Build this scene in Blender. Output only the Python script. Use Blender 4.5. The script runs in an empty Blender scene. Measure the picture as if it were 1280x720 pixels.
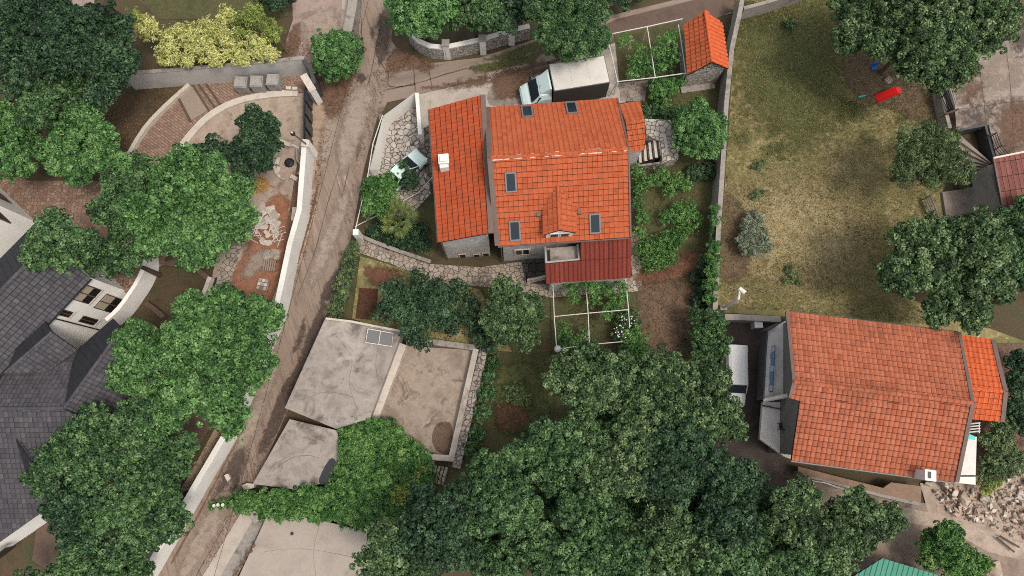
import bpy, math, random
import numpy as np
from mathutils import Vector, Matrix
rnd = random.Random(7)
nrg = np.random.default_rng(11)
S = bpy.context.scene
COL = S.collection
# ------------------------------------------------------------------ camera
F, H, T = 853.0, 52.0, math.radians(12.2)
cT, sT = math.cos(T), math.sin(T)
def ray(px, py):
    x = (px-640)/F; y = -(py-360)/F
    return Vector((x, sT+y*cT, -cT+y*sT))
def P(px, py, z=0.0):
    d = ray(px, py); t = (z-H)/d.z
    return Vector((t*d.x, t*d.y, z))
def depth(px, py, z=0.0):
    return (z-H)/ray(px, py).z
def RP(px, py, p0, n):
    d = ray(px, py); O = Vector((0, 0, H))
    return O + d*((p0-O).dot(n)/d.dot(n))
cam = bpy.data.cameras.new('camera'); co = bpy.data.objects.new('camera', cam); COL.objects.link(co)
co.location = (0, 0, H); co.rotation_euler = (T, 0, 0)
cam.sensor_width = 36; cam.lens = F/1280*36; cam.clip_end = 2000; cam.clip_start = .5
S.camera = co
# ------------------------------------------------------------------ light
w = bpy.data.worlds.new('World'); S.world = w; w.use_nodes = True
nt = w.node_tree; bg = nt.nodes['Background']; sk = nt.nodes.new('ShaderNodeTexSky')
SUNAZ, SUNEL = math.radians(118), math.radians(65)      # azimuth clockwise from north (image up)
sk.sky_type = 'NISHITA'; sk.sun_disc = False; sk.sun_elevation = SUNEL; sk.sun_rotation = SUNAZ
sk.air_density = 1.6; sk.dust_density = 3.5; sk.ozone_density = .6
hs = nt.nodes.new('ShaderNodeHueSaturation'); hs.inputs['Saturation'].default_value = .45; nt.links.new(sk.outputs[0], hs.inputs['Color']); nt.links.new(hs.outputs[0], bg.inputs[0]); bg.inputs[1].default_value = .15
sl = bpy.data.lights.new('sun', 'SUN'); so = bpy.data.objects.new('sun', sl); COL.objects.link(so)
sl.energy = 1.25; sl.angle = math.radians(11); sl.color = (1, .94, .86)
sd = Vector((math.sin(SUNAZ)*math.cos(SUNEL), math.cos(SUNAZ)*math.cos(SUNEL), math.sin(SUNEL)))
so.rotation_euler = sd.to_track_quat('Z', 'Y').to_euler(); so.location = (60, 10, 90)
S.view_settings.view_transform = 'Standard'; S.view_settings.look = 'None'
S.view_settings.exposure = .57; S.view_settings.gamma = 1
S.render.engine = 'CYCLES'
S.cycles.use_denoising = False; S.cycles.filter_width = 1.0; S.cycles.denoiser = 'OPENIMAGEDENOISE'
S.cycles.max_bounces = 6; S.cycles.diffuse_bounces = 3; S.cycles.transparent_max_bounces = 24
# ------------------------------------------------------------------ materials
def lin(c):
    r = []
    for x in c[:3]:
        x = x/255.0
        r.append(x/12.92 if x <= .04045 else ((x+.055)/1.055)**2.4)
    return (*r, 1)
MATS = {}
class NT:
    def __init__(s, name):
        s.m = bpy.data.materials.new(name); s.m.use_nodes = True; s.t = s.m.node_tree
        s.b = s.t.nodes['Principled BSDF']; s.o = s.t.nodes['Material Output']; MATS[name] = s.m
    def n(s, k, **kw):
        x = s.t.nodes.new('ShaderNode'+k)
        for a, b in kw.items(): setattr(x, a, b)
        return x
    def l(s, a, b): s.t.links.new(a, b)
    def coord(s, stretch=None, rot=0, uv=False):
        tc = s.n('TexCoord'); src = tc.outputs['UV' if uv else 'Object']
        if stretch or rot:
            mp = s.n('Mapping'); mp.inputs['Rotation'].default_value = (0, 0, rot); s.l(src, mp.inputs[0])
            src = mp.outputs[0]
            if stretch:
                m2 = s.n('Mapping'); m2.inputs['Scale'].default_value = stretch; s.l(src, m2.inputs[0]); src = m2.outputs[0]
        return src
    def noise(s, src, scale, detail=5, rough=.6, dist=0):
        x = s.n('TexNoise'); x.inputs['Scale'].default_value = scale; x.inputs['Detail'].default_value = detail
        x.inputs['Roughness'].default_value = rough; x.inputs['Distortion'].default_value = dist
        s.l(src, x.inputs['Vector']); return x.outputs['Fac']
    def ramp(s, fac, stops):
        x = s.n('ValToRGB'); e = x.color_ramp.elements
        while len(e) < len(stops): e.new(.5)
        for i, (p, c) in enumerate(stops):
            e[i].position = p; e[i].color = c if len(c) == 4 else (*c, 1)
        s.l(fac, x.inputs[0]); return x.outputs[0]
    def mix(s, fac, a, b, mode='MIX'):
        x = s.n('Mix', data_type='RGBA', blend_type=mode)
        if isinstance(fac, float): x.inputs[0].default_value = fac
        else: s.l(fac, x.inputs[0])
        for v, i in ((a, 6), (b, 7)):
            if isinstance(v, tuple): x.inputs[i].default_value = v
            else: s.l(v, x.inputs[i])
        return x.outputs[2]
    def bump(s, h, st, d=.05):
        x = s.n('Bump'); x.inputs['Strength'].default_value = st; x.inputs['Distance'].default_value = d
        s.l(h, x.inputs['Height']); s.l(x.outputs[0], s.b.inputs['Normal'])
    def fin(s, col, rough=.85, spec=.25, metal=0):
        if isinstance(col, tuple): s.b.inputs['Base Color'].default_value = col
        else: s.l(col, s.b.inputs['Base Color'])
        s.b.inputs['Roughness'].default_value = rough; s.b.inputs['Specular IOR Level'].default_value = spec
        s.b.inputs['Metallic'].default_value = metal
        return s.m
W0, B0 = (1, 1, 1, 1), (0, 0, 0, 1)
def pm(name, cols, scale=.8, fine=7, famt=.35, rough=.9, bump=.35, spec=.2, stains=(), stretch=None, rot=0, dist=.3, uv=False):
    """noise ramp of real surface colours + fine grain + irregular stains (col, scale, lo, hi)"""
    k = NT(name); src = k.coord(stretch, rot, uv); s2 = k.coord(uv=uv)
    n = len(cols)
    c = k.ramp(k.noise(src, scale, 6, .62, dist), [(.30+.4*i/max(1, n-1), lin(x)) for i, x in enumerate(cols)])
    fn = k.noise(s2, fine*.62, 6, .78)
    g = k.ramp(fn, [(.28, (1-famt,)*3+(1,)), (.72, (1+famt*.35,)*3+(1,))])
    c = k.mix(1.0, c, g, 'MULTIPLY')
    for (sc, ss, lo, hi) in stains:
        f = k.ramp(k.noise(src, ss, 7, .68, .6), [(lo, B0), (hi, W0)])
        c = k.mix(f, c, lin(sc))
    k.bump(fn, bump, .04)
    return k.fin(c, rough, spec)
def fadeout(m, lo=.30, hi=.82, sc=1.9):
    """ragged, thinning edge for patches of soil, damp and litter (vertex attribute 'fade' = 1 inside, 0 on the rim)"""
    k = NT.__new__(NT); k.m = m; k.t = m.node_tree; k.b = k.t.nodes['Principled BSDF']; k.o = k.t.nodes['Material Output']
    a = k.n('Attribute'); a.attribute_name = 'fade'; f = k.noise(k.coord(), sc, 7, .72, .4)
    x = k.n('Math', operation='MULTIPLY_ADD'); k.l(a.outputs['Fac'], x.inputs[0]); x.inputs[1].default_value = .62; y = k.n('Math', operation='MULTIPLY_ADD'); k.l(f, y.inputs[0]); y.inputs[1].default_value = 1.5; y.inputs[2].default_value = -.55
    k.l(y.outputs[0], x.inputs[2]); r = k.ramp(x.outputs[0], [(lo, B0), (hi, W0)]); t = k.n('BsdfTransparent'); mx = k.n('MixShader')
    k.l(r, mx.inputs[0]); k.l(t.outputs[0], mx.inputs[1]); k.l(k.b.outputs[0], mx.inputs[2]); k.l(mx.outputs[0], k.o.inputs['Surface']); return m
def stone(name, cols, mortar, scale=2.2, width=.06, bump=.8, rand=1.0, stains=()):
    k = NT(name); src = k.coord(); 
    wn = k.n('TexNoise'); wn.inputs['Scale'].default_value = 3; k.l(src, wn.inputs['Vector'])
    wv = k.mix(.06, src, wn.outputs['Color'])
    v = k.n('TexVoronoi', feature='DISTANCE_TO_EDGE'); v.inputs['Scale'].default_value = scale; v.inputs['Randomness'].default_value = rand; k.l(wv, v.inputs['Vector'])
    v2 = k.n('TexVoronoi'); v2.inputs['Scale'].default_value = scale; v2.inputs['Randomness'].default_value = rand; k.l(wv, v2.inputs['Vector'])
    sp = k.n('SeparateColor'); k.l(v2.outputs['Color'], sp.inputs[0])
    n = len(cols)
    c = k.ramp(sp.outputs[0], [(i/max(1, n-1), lin(x)) for i, x in enumerate(cols)])
    g = k.ramp(k.noise(src, 9, 5, .7), [(.3, (.72,)*3+(1,)), (.7, (1.08,)*3+(1,))]); c = k.mix(1.0, c, g, 'MULTIPLY')
    f = k.ramp(v.outputs['Distance'], [(width*.5, B0), (width*1.3, W0)])
    c = k.mix(f, lin(mortar), c)
    for (sc, ss, lo, hi) in stains:
        f2 = k.ramp(k.noise(src, ss, 7, .68, .6), [(lo, B0), (hi, W0)]); c = k.mix(f2, c, lin(sc))
    k.bump(f, bump, .03)
    return k.fin(c, .9, .2)
def brick(name, cols, mortar, rot=0, bw=.42, bh=.21, stains=()):
    k = NT(name); src = k.coord(None, rot)
    b = k.n('TexBrick'); b.inputs['Scale'].default_value = 1; b.inputs['Brick Width'].default_value = bw; b.inputs['Row Height'].default_value = bh
    b.inputs['Mortar Size'].default_value = .018; b.inputs['Color1'].default_value = lin(cols[0]); b.inputs['Color2'].default_value = lin(cols[1]); b.inputs['Mortar'].default_value = lin(mortar)
    k.l(src, b.inputs['Vector']); c = b.outputs['Color']
    g = k.ramp(k.noise(src, 3, 7, .75), [(.3, (.6,)*3+(1,)), (.7, (1.15,)*3+(1,))]); c = k.mix(1.0, c, g, 'MULTIPLY')
    for (sc, ss, lo, hi) in stains:
        f2 = k.ramp(k.noise(src, ss, 7, .68, .6), [(lo, B0), (hi, W0)]); c = k.mix(f2, c, lin(sc))
    k.bump(b.outputs['Fac'], -.5, .02)
    return k.fin(c, .9, .2)
def tilemat(name, cols, stains=(), rough=.92, spec=.1, famt=.3):
    k = NT(name); src = k.coord()
    a = k.n('Attribute'); a.attribute_name = 'tint'
    n = len(cols)
    c = k.ramp(a.outputs['Fac'], [(i/max(1, n-1), lin(x)) for i, x in enumerate(cols)])
    fn = k.noise(src, 7, 6, .72); g = k.ramp(fn, [(.3, (1-famt,)*3+(1,)), (.7, (1.06,)*3+(1,))]); c = k.mix(1.0, c, g, 'MULTIPLY')
    for (sc, ss, lo, hi) in stains:
        f2 = k.ramp(k.noise(src, ss, 8, .7, .8), [(lo, B0), (hi, W0)]); c = k.mix(f2, c, lin(sc))
    k.bump(fn, .25, .03)
    return k.fin(c, rough, spec)
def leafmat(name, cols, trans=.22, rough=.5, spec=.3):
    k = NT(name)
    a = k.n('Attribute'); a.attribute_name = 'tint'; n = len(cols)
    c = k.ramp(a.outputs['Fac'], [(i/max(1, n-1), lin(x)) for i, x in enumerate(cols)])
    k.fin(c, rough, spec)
    t = k.n('BsdfTranslucent'); k.l(c, t.inputs[0]); mx = k.n('MixShader'); mx.inputs[0].default_value = trans
    k.l(k.b.outputs[0], mx.inputs[1]); k.l(t.outputs[0], mx.inputs[2]); k.l(mx.outputs[0], k.o.inputs['Surface'])
    return k.m
def plain(name, c, rough=.5, spec=.4, metal=0, var=.12, scale=6):
    k = NT(name); src = k.coord(); base = lin(c)
    g = k.ramp(k.noise(src, scale, 5, .65), [(.3, (1-var,)*3+(1,)), (.7, (1+var*.3,)*3+(1,))])
    return k.fin(k.mix(1.0, base, g, 'MULTIPLY'), rough, spec, metal)
def glass(name, c=(28, 34, 40)):
    k = NT(name); return k.fin(lin(c), .22, .3)
# ground surfaces
m_ground = pm('ground_soil', [(62, 56, 40), (84, 70, 52), (70, 72, 46)], .5, 10, .45)
m_road = pm('road_concrete', [(116, 99, 87), (136, 118, 104), (124, 107, 94)], .5, 16, .2, stretch=(2.2, .16, 1), rot=math.radians(-19), bump=.15,
            stains=[((152, 136, 121), .5, .58, .76), ((98, 80, 68), .8, .57, .68), ((108, 91, 79), 1.7, .54, .62), ((158, 141, 126), 1.2, .60, .70)])
m_side = pm('side_road_concrete', [(112, 97, 86), (136, 119, 106), (124, 108, 96)], .4, 16, .2, stretch=(.25, 1.6, 1), rot=math.radians(-14), bump=.15, stains=[((80, 66, 56), .7, .58, .72)])
m_wet = pm('damp_stain', [(70, 58, 50), (84, 71, 62)], 1.5, 18, .3, rough=.6)
m_crack = pm('tar_crack', [(70, 60, 53), (84, 72, 64)], 3, 20, .3)
m_verge = pm('leaf_verge', [(138, 116, 97), (160, 138, 117), (120, 97, 80)], .8, 12, .32, stains=[((104, 80, 64), .9, .58, .68)])
m_leafsoil = pm('leaf_soil', [(88, 68, 55), (110, 88, 72), (74, 60, 50)], 1.4, 12, .5)
m_conc = pm('concrete_light', [(150, 138, 126), (170, 158, 145), (142, 130, 120)], .45, 14, .16, bump=.15, stains=[((110, 98, 88), .6, .58, .75)])
m_slab = pm('concrete_roof_slab', [(120, 110, 102), (150, 139, 129), (132, 121, 112)], .55, 9, .25, bump=.2, stains=[((96, 86, 80), .7, .52, .66), ((166, 155, 145), .4, .56, .72)])
m_slab2 = pm('concrete_yard_pale', [(140, 128, 117), (154, 142, 130), (146, 134, 123)], .4, 9, .14, bump=.15, stains=[((128, 112, 100), .5, .58, .75)])
m_pit = pm('weathered_concrete_floor', [(122, 106, 93), (152, 136, 120), (132, 115, 100)], .5, 8, .3, stains=[((92, 75, 64), .5, .52, .66), ((180, 166, 148), .55, .58, .70), ((104, 86, 74), 1.4, .58, .68)])
m_terr = pm('old_terrace_concrete', [(126, 112, 102), (148, 134, 122), (118, 104, 95)], .5, 12, .3, stains=[((92, 76, 66), .45, .52, .70), ((178, 164, 150), .6, .62, .75)])
m_drive = pm('drive_concrete', [(134, 114, 104), (152, 132, 121), (124, 104, 95)], .5, 12, .25, stains=[((94, 72, 62), .6, .58, .70)])
m_sand = pm('sandy_yard', [(142, 124, 108), (164, 146, 129), (128, 108, 94)], .5, 10, .28, stains=[((106, 78, 62), .7, .56, .70)])
m_red = pm('red_earth', [(130, 88, 66), (148, 104, 80), (118, 84, 66)], .7, 10, .35, stains=[((146, 120, 102), .6, .60, .72)])
m_redsoil = pm('red_garden_soil', [(92, 66, 52), (108, 82, 64), (80, 66, 50)], .9, 10, .5, stains=[((124, 98, 74), .8, .57, .68)])
m_bed = pm('dug_bed_soil', [(74, 44, 34), (92, 58, 44), (60, 40, 34)], 2.5, 12, .5, bump=.8)
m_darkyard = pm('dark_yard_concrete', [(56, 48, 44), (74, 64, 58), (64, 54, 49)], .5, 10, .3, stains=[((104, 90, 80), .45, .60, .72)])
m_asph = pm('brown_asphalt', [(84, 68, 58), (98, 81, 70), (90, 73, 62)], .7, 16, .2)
m_track = pm('dirt_track', [(116, 99, 86), (140, 122, 107), (100, 83, 71)], .6, 10, .35)
m_pathl = pm('pale_dirt_path', [(148, 130, 114), (168, 150, 133), (134, 116, 100)], .9, 10, .35)
m_brownslab = pm('brown_slab', [(120, 97, 80), (134, 110, 92), (112, 90, 75)], .9, 12, .2)
m_lawn = pm('dry_lawn', [(98, 96, 60), (122, 115, 75), (141, 127, 87), (172, 153, 116)], 1.1, 9, .5, bump=.9, dist=.7, stains=[((104, 100, 60), .13, .42, .70), ((162, 140, 102), .17, .50, .78), ((112, 88, 66), .3, .62, .80), ((184, 164, 128), 2.2, .60, .70)])
m_green = pm('rough_grass', [(62, 66, 40), (84, 80, 52), (74, 76, 44)], .5, 8, .45, bump=.8, stains=[((96, 72, 54), .5, .58, .70)])
m_crazy = stone('crazy_paving', [(164, 154, 142), (186, 176, 163), (150, 140, 129), (174, 164, 152)], (82, 74, 68), 2.6, .055, stains=[((130, 116, 102), .7, .60, .75)])
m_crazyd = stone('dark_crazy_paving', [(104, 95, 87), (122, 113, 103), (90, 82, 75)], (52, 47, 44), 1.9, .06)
m_pathst = stone('path_stone', [(150, 136, 120), (166, 152, 136), (134, 121, 108)], (92, 82, 74), 2.8, .055, stains=[((122, 109, 97), .8, .58, .72)])
m_slabst = stone('dark_flagstone', [(74, 69, 64), (88, 82, 76), (64, 60, 56)], (40, 37, 35), 1.5, .05, rand=.45)
m_stwall = stone('stone_wall', [(138, 126, 116), (156, 145, 134), (120, 109, 100)], (80, 71, 64), 3.2, .07)
m_rubwall = stone('rubble_masonry', [(164, 156, 146), (180, 172, 161), (146, 138, 129)], (120, 111, 102), 3.6, .09)
m_house = stone('whitewashed_stone', [(184, 178, 170), (198, 192, 184), (170, 164, 156), (188, 181, 172)], (160, 153, 145), 4.2, .06, .4, stains=[((118, 112, 105), .6, .58, .72)])
m_brick = brick('brick_paving', [(134, 108, 92), (152, 126, 108)], (92, 74, 64), math.radians(35), stains=[((110, 84, 70), .6, .56, .70)])
m_brickr = stone('brown_sett_paving', [(128, 102, 86), (146, 120, 102), (116, 90, 76), (156, 132, 114)], (92, 72, 61), 3.6, .06, .5, .75, stains=[((104, 82, 70), .4, .50, .68), ((118, 84, 68), .6, .60, .72)])
m_white = pm('white_render', [(200, 195, 186), (208, 203, 194), (194, 188, 179)], .5, 10, .07, bump=.08, stains=[((172, 164, 153), .6, .64, .80)])
m_villa = pm('villa_render', [(226, 221, 212), (231, 226, 218), (222, 216, 207)], .4, 10, .05, bump=.06)
m_grey = pm('grey_render', [(136, 130, 124), (150, 144, 138), (126, 120, 114)], .5, 12, .12, bump=.1, stains=[((108, 100, 94), .7, .60, .74)])
m_wallcap = pm('old_wall_concrete', [(128, 119, 110), (148, 139, 129), (112, 103, 95)], 1.2, 12, .3, stains=[((92, 84, 76), .8, .56, .70)])
m_palest = pm('pale_kerb_stone', [(176, 164, 150), (190, 178, 164), (166, 153, 139)], 1.5, 12, .15)
# roofs
m_orange = tilemat('orange_clay_tile', [(158, 78, 49), (167, 85, 54), (174, 90, 58), (162, 81, 51)], [((150, 78, 50), .5, .58, .76), ((120, 72, 52), 2.2, .68, .76)])
m_orangew = tilemat('deep_orange_tile', [(156, 71, 43), (164, 77, 47), (169, 81, 50)], [((142, 68, 42), .5, .58, .76), ((112, 66, 48), 2.0, .69, .77)])
m_worn = tilemat('weathered_clay_tile', [(150, 82, 58), (160, 91, 66), (169, 100, 74), (154, 86, 61)], [((112, 66, 50), .2, .52, .68), ((100, 66, 54), 1.5, .64, .72), ((176, 112, 88), .5, .6, .75)])
m_bright = tilemat('bright_orange_tile', [(186, 88, 52), (198, 96, 58)], [((186, 88, 54), .8, .62, .78)])
m_maroon = tilemat('maroon_tile', [(112, 52, 42), (124, 60, 48), (106, 49, 40)], [((92, 46, 38), .8, .58, .72)])
m_maroon2 = tilemat('brown_red_tile', [(116, 74, 66), (128, 84, 74), (108, 68, 60)])
m_slate = tilemat('dark_grey_tile', [(70, 67, 69), (80, 76, 78), (66, 63, 66), (86, 82, 83)], famt=.25, rough=.6)
m_slatesm = pm('slate_shade_and_deck', [(38, 37, 40), (44, 43, 46), (36, 35, 38)], 1.0, 12, .12, rough=.7)  # villa slopes turned from the sun: shade put into colour; also slate deck
m_greenmt = tilemat('green_metal_sheet', [(66, 124, 104), (76, 136, 114), (70, 130, 108)], [((92, 138, 120), .8, .62, .75)], rough=.5)
m_deck = pm('roof_underlay', [(58, 36, 30), (68, 44, 36)], 2, 12, .2)
m_fascia = pm('brown_fascia', [(96, 78, 70), (110, 92, 83)], 2, 14, .2, rough=.6)
m_mortar = pm('ridge_mortar', [(206, 180, 160), (220, 196, 176)], 3, 14, .2)
p_wet = fadeout(pm('damp_patch', [(72, 60, 52), (86, 73, 64)], 1.5, 18, .3, rough=.6))
p_redearth = fadeout(pm('red_earth_patch', [(130, 86, 64), (150, 104, 80), (118, 82, 64)], .7, 10, .35))
p_redsoil = fadeout(pm('red_soil_patch', [(94, 62, 48), (112, 78, 60), (80, 60, 48)], .9, 10, .5))
p_soil = fadeout(pm('bare_soil_patch', [(90, 72, 56), (110, 90, 72), (76, 64, 50)], .9, 10, .5))
p_leaf = fadeout(pm('leaf_litter_patch', [(92, 68, 53), (114, 88, 70), (76, 60, 48)], 1.4, 12, .5))
p_grass = fadeout(pm('weed_patch', [(62, 68, 38), (84, 86, 50), (72, 78, 44)], .7, 8, .45))
p_dry = fadeout(pm('dry_patch', [(128, 114, 78), (156, 138, 102), (114, 104, 66)], .7, 8, .45))
p_pale = fadeout(pm('pale_dust_patch', [(138, 121, 107), (152, 135, 120)], .8, 10, .25))
m_pgrey = pm('pale_grey_render', [(178, 173, 166), (188, 183, 176), (168, 163, 156)], .5, 12, .1, bump=.1, stains=[((146, 138, 129), .6, .60, .76)])
# things
m_pipew = plain('white_pipe', (196, 188, 180), .5); m_pipeg = plain('grey_pipe', (128, 120, 112), .5)
m_black = plain('black_metal', (34, 34, 36), .5); m_dgrey = plain('dark_grey_metal', (62, 62, 62), .5)
m_lead = plain('grey_frame', (104, 102, 100), .45); m_pane = glass('dark_pane', (28, 36, 44)); m_pane2 = glass('window_dark', (30, 28, 27))
m_curt = plain('beige_blind', (164, 150, 128), .7)
m_tpaint = plain('pale_mint_paint', (202, 218, 213), .3, .5, var=.04); m_tbox = plain('cream_box_roof', (192, 185, 174), .6, var=.14, scale=1.2)
m_tside = plain('dark_box_side', (66, 60, 56), .6, var=.15); m_car = plain('mint_car_paint', (196, 214, 204), .3, .5, var=.04)
m_van = plain('white_van_paint', (178, 176, 172), .35, .5, var=.05); m_tyre = plain('tyre_rubber', (30, 30, 31), .9); m_rim = plain('steel_rim', (140, 140, 142), .4, .5, .6)
m_lampl = plain('headlamp_glass', (190, 196, 200), .15, .5)
m_redp = plain('red_plastic', (206, 24, 18), .45); m_bluep = plain('blue_plastic', (30, 96, 176), .45); m_turq = plain('turquoise_plastic', (80, 178, 166), .5)
m_wood = plain('grey_weathered_wood', (142, 126, 110), .85, var=.25); m_wooddk = plain('dark_wood', (86, 70, 58), .85, var=.3); m_woody = plain('yellow_wood', (190, 150, 92), .8)
m_bark = pm('bark', [(70, 58, 48), (90, 76, 62), (58, 48, 40)], 4, 14, .4, stretch=(1, 1, .3)); m_blockst = pm('weathered_block', [(134, 129, 123), (156, 150, 143), (118, 112, 107)], 2, 12, .25)
m_rock = pm('limestone_rock', [(150, 132, 116), (176, 158, 142), (164, 134, 112), (128, 112, 100)], .9, 8, .3, dist=0)
m_straw = plain('straw', (186, 146, 88), .9, var=.3); m_globe = plain('opal_globe', (202, 196, 186), .3); m_cloth = plain('blue_cloth', (96, 134, 170), .8, var=.2); m_cloth2 = plain('pale_cloth', (168, 178, 188), .8, var=.2)
m_terfl = pm('pale_terrace_floor', [(196, 188, 178), (206, 198, 188), (188, 179, 168)], .8, 12, .1)
m_shade = pm('shaded_gable_render', [(112, 106, 101), (124, 118, 112), (104, 98, 93)], .9, 12, .12)  # shade on the west gable wall put into the render colour
# foliage palettes (dark -> light leaf colours)
L = {
 'bright': leafmat('leaf_bright', [(44, 72, 36), (66, 102, 52), (90, 130, 68), (128, 160, 98)]),
 'mid':    leafmat('leaf_mid', [(37, 60, 34), (56, 85, 47), (78, 109, 62), (118, 143, 92)]),
 'dark':   leafmat('leaf_dark', [(28, 47, 30), (41, 64, 40), (55, 82, 51), (88, 114, 77)]),
 'grey':   leafmat('leaf_grey', [(39, 57, 35), (59, 81, 46), (83, 107, 62), (132, 150, 104)], rough=.5, spec=.25),
 'olive':  leafmat('leaf_olive', [(50, 65, 41), (72, 91, 55), (98, 116, 72), (134, 146, 98)]),
 'sage': leafmat('leaf_sage', [(80, 88, 68), (106, 114, 90), (132, 138, 112), (158, 162, 136)]),
 'yellow': leafmat('leaf_yellow', [(138, 146, 80), (178, 180, 102), (206, 204, 130), (226, 222, 160)], .3),
 'ylgreen': leafmat('leaf_yellow_green', [(84, 104, 50), (116, 134, 62), (144, 156, 78), (176, 178, 98)], .3),
 'lime':   leafmat('leaf_vine', [(50, 86, 40), (74, 116, 56), (100, 142, 72), (132, 166, 94)], .3),
 'ivy':    leafmat('leaf_ivy', [(42, 74, 33), (60, 100, 45), (82, 122, 57), (128, 156, 86)]),
 'palm':   leafmat('leaf_palm', [(74, 88, 46), (100, 112, 60), (128, 136, 78)]),
 'grassb': leafmat('grass_blade', [(96, 94, 52), (130, 120, 76), (160, 142, 100), (92, 100, 54)], .15, .8, .1),
 'grassg': leafmat('green_blade', [(56, 68, 36), (76, 86, 46), (98, 104, 60)], .15, .8, .1),
 'litter': leafmat('dead_leaf', [(92, 66, 50), (118, 86, 64), (144, 108, 80)], .1, .9, .1),
}
# ------------------------------------------------------------------ mesh helpers
ROOT = {}
def tag(o, label=None, cat=None, group=None, kind=None):
    if label: o['label'] = label
    if cat: o['category'] = cat
    if group: o['group'] = group
    if kind: o['kind'] = kind
    return o
def thing(name, label, cat, loc=(0, 0, 0), group=None, rotz=0):
    o = bpy.data.objects.new(name, None); COL.objects.link(o); o.location = loc; o.rotation_euler = (0, 0, rotz)
    o.empty_display_size = .3
    ROOT[o.name] = (Vector(loc), rotz)
    return tag(o, label, cat, group)
def worldbase(o):
    if o is None: return Vector((0, 0, 0)), 0
    if o.name in ROOT: return ROOT[o.name]
    return worldbase(o.parent)
class M:
    """collects faces in WORLD coordinates (or local with local=True at build)"""
    def __init__(s): s.v = []; s.f = []; s.t = []; s.mi = []
    def face(s, pts, tint=.5, mi=0):
        b = len(s.v); s.v.extend([tuple(p) for p in pts]); s.f.append(tuple(range(b, b+len(pts)))); s.t.append(tint); s.mi.append(mi)
    def prism(s, top, zb, tint=.5, mi=0, mitop=None, cap=True):
        """top: world points; walls go straight down to zb (number or list)"""
        top = [Vector(p) for p in top]; n = len(top)
        ar = sum(top[i].x*top[(i+1) % n].y-top[(i+1) % n].x*top[i].y for i in range(n))
        if ar < 0: top.reverse(); zb = zb[::-1] if isinstance(zb, list) else zb
        bot = [Vector((p.x, p.y, zb[i] if isinstance(zb, list) else zb)) for i, p in enumerate(top)]
        s.face(top, tint, mi if mitop is None else mitop)
        if cap: s.face(bot[::-1], tint, mi)
        for i in range(n):
            j = (i+1) % n; s.face([bot[i], bot[j], top[j], top[i]], tint, mi)
    def solid(s, top, bot, tint=.5, mi=0):
        n = len(top); s.face(top, tint, mi); s.face(list(bot)[::-1], tint, mi)
        for i in range(n):
            j = (i+1) % n; s.face([bot[i], bot[j], top[j], top[i]], tint, mi)
    def box(s, c, d, rz=0, tint=.5, mi=0, rm=None):
        R = rm if rm is not None else Matrix.Rotation(rz, 3, 'Z'); c = Vector(c)
        q = [c+R @ Vector((x*d[0]/2, y*d[1]/2, z*d[2]/2)) for z in (-1, 1) for x, y in ((-1, -1), (1, -1), (1, 1), (-1, 1))]
        s.solid(q[4:], q[:4], tint, mi)
    def tube(s, path, r, n=6, tint=.5, cap=True, mi=0):
        path = [Vector(p) for p in path]; rr = r if isinstance(r, (list, tuple)) else [r]*len(path)
        rings = []
        for i, p in enumerate(path):
            d = (path[min(i+1, len(path)-1)]-path[max(i-1, 0)]).normalized()
            a = d.orthogonal().normalized() if abs(d.z) > .9 else d.cross(Vector((0, 0, 1))).normalized()
            b = d.cross(a)
            rings.append([p+(a*math.cos(2*math.pi*k/n)+b*math.sin(2*math.pi*k/n))*rr[i] for k in range(n)])
        for i in range(len(rings)-1):
            for k in range(n):
                s.face([rings[i][k], rings[i][(k+1) % n], rings[i+1][(k+1) % n], rings[i+1][k]], tint, mi)
        if cap: s.face(rings[0][::-1], tint, mi); s.face(rings[-1], tint, mi)
    def lathe(s, prof, c, n=12, tint=.5):
        c = Vector(c)
        for (r0, z0), (r1, z1) in zip(prof, prof[1:]):
            for k in range(n):
                a, b = 2*math.pi*k/n, 2*math.pi*(k+1)/n
                s.face([c+Vector((r0*math.cos(a), r0*math.sin(a), z0)), c+Vector((r0*math.cos(b), r0*math.sin(b), z0)), c+Vector((r1*math.cos(b), r1*math.sin(b), z1)), c+Vector((r1*math.cos(a), r1*math.sin(a), z1))], tint)
    def build(s, name, mat, parent=None, local=False, smooth=False, merge=True):
        me = bpy.data.meshes.new(name)
        base, rz = worldbase(parent)
        v = [Vector(p) for p in s.v]
        if not local and parent is not None:
            R = Matrix.Rotation(-rz, 3, 'Z'); v = [R @ (p-base) for p in v]
        me.from_pydata([tuple(p) for p in v], [], s.f)
        for m in (mat if isinstance(mat, list) else [mat]): me.materials.append(m)
        if any(s.mi): me.polygons.foreach_set('material_index', s.mi)
        a = me.attributes.new('tint', 'FLOAT', 'FACE'); a.data.foreach_set('value', s.t)
        if smooth: me.polygons.foreach_set('use_smooth', [True]*len(s.f))
        me.update()
        if merge:
            import bmesh
            bm = bmesh.new(); bm.from_mesh(me); bmesh.ops.remove_doubles(bm, verts=bm.verts, dist=.0005); bm.to_mesh(me); bm.free()
        o = bpy.data.objects.new(name, me); COL.objects.link(o); o.parent = parent
        return o
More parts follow.
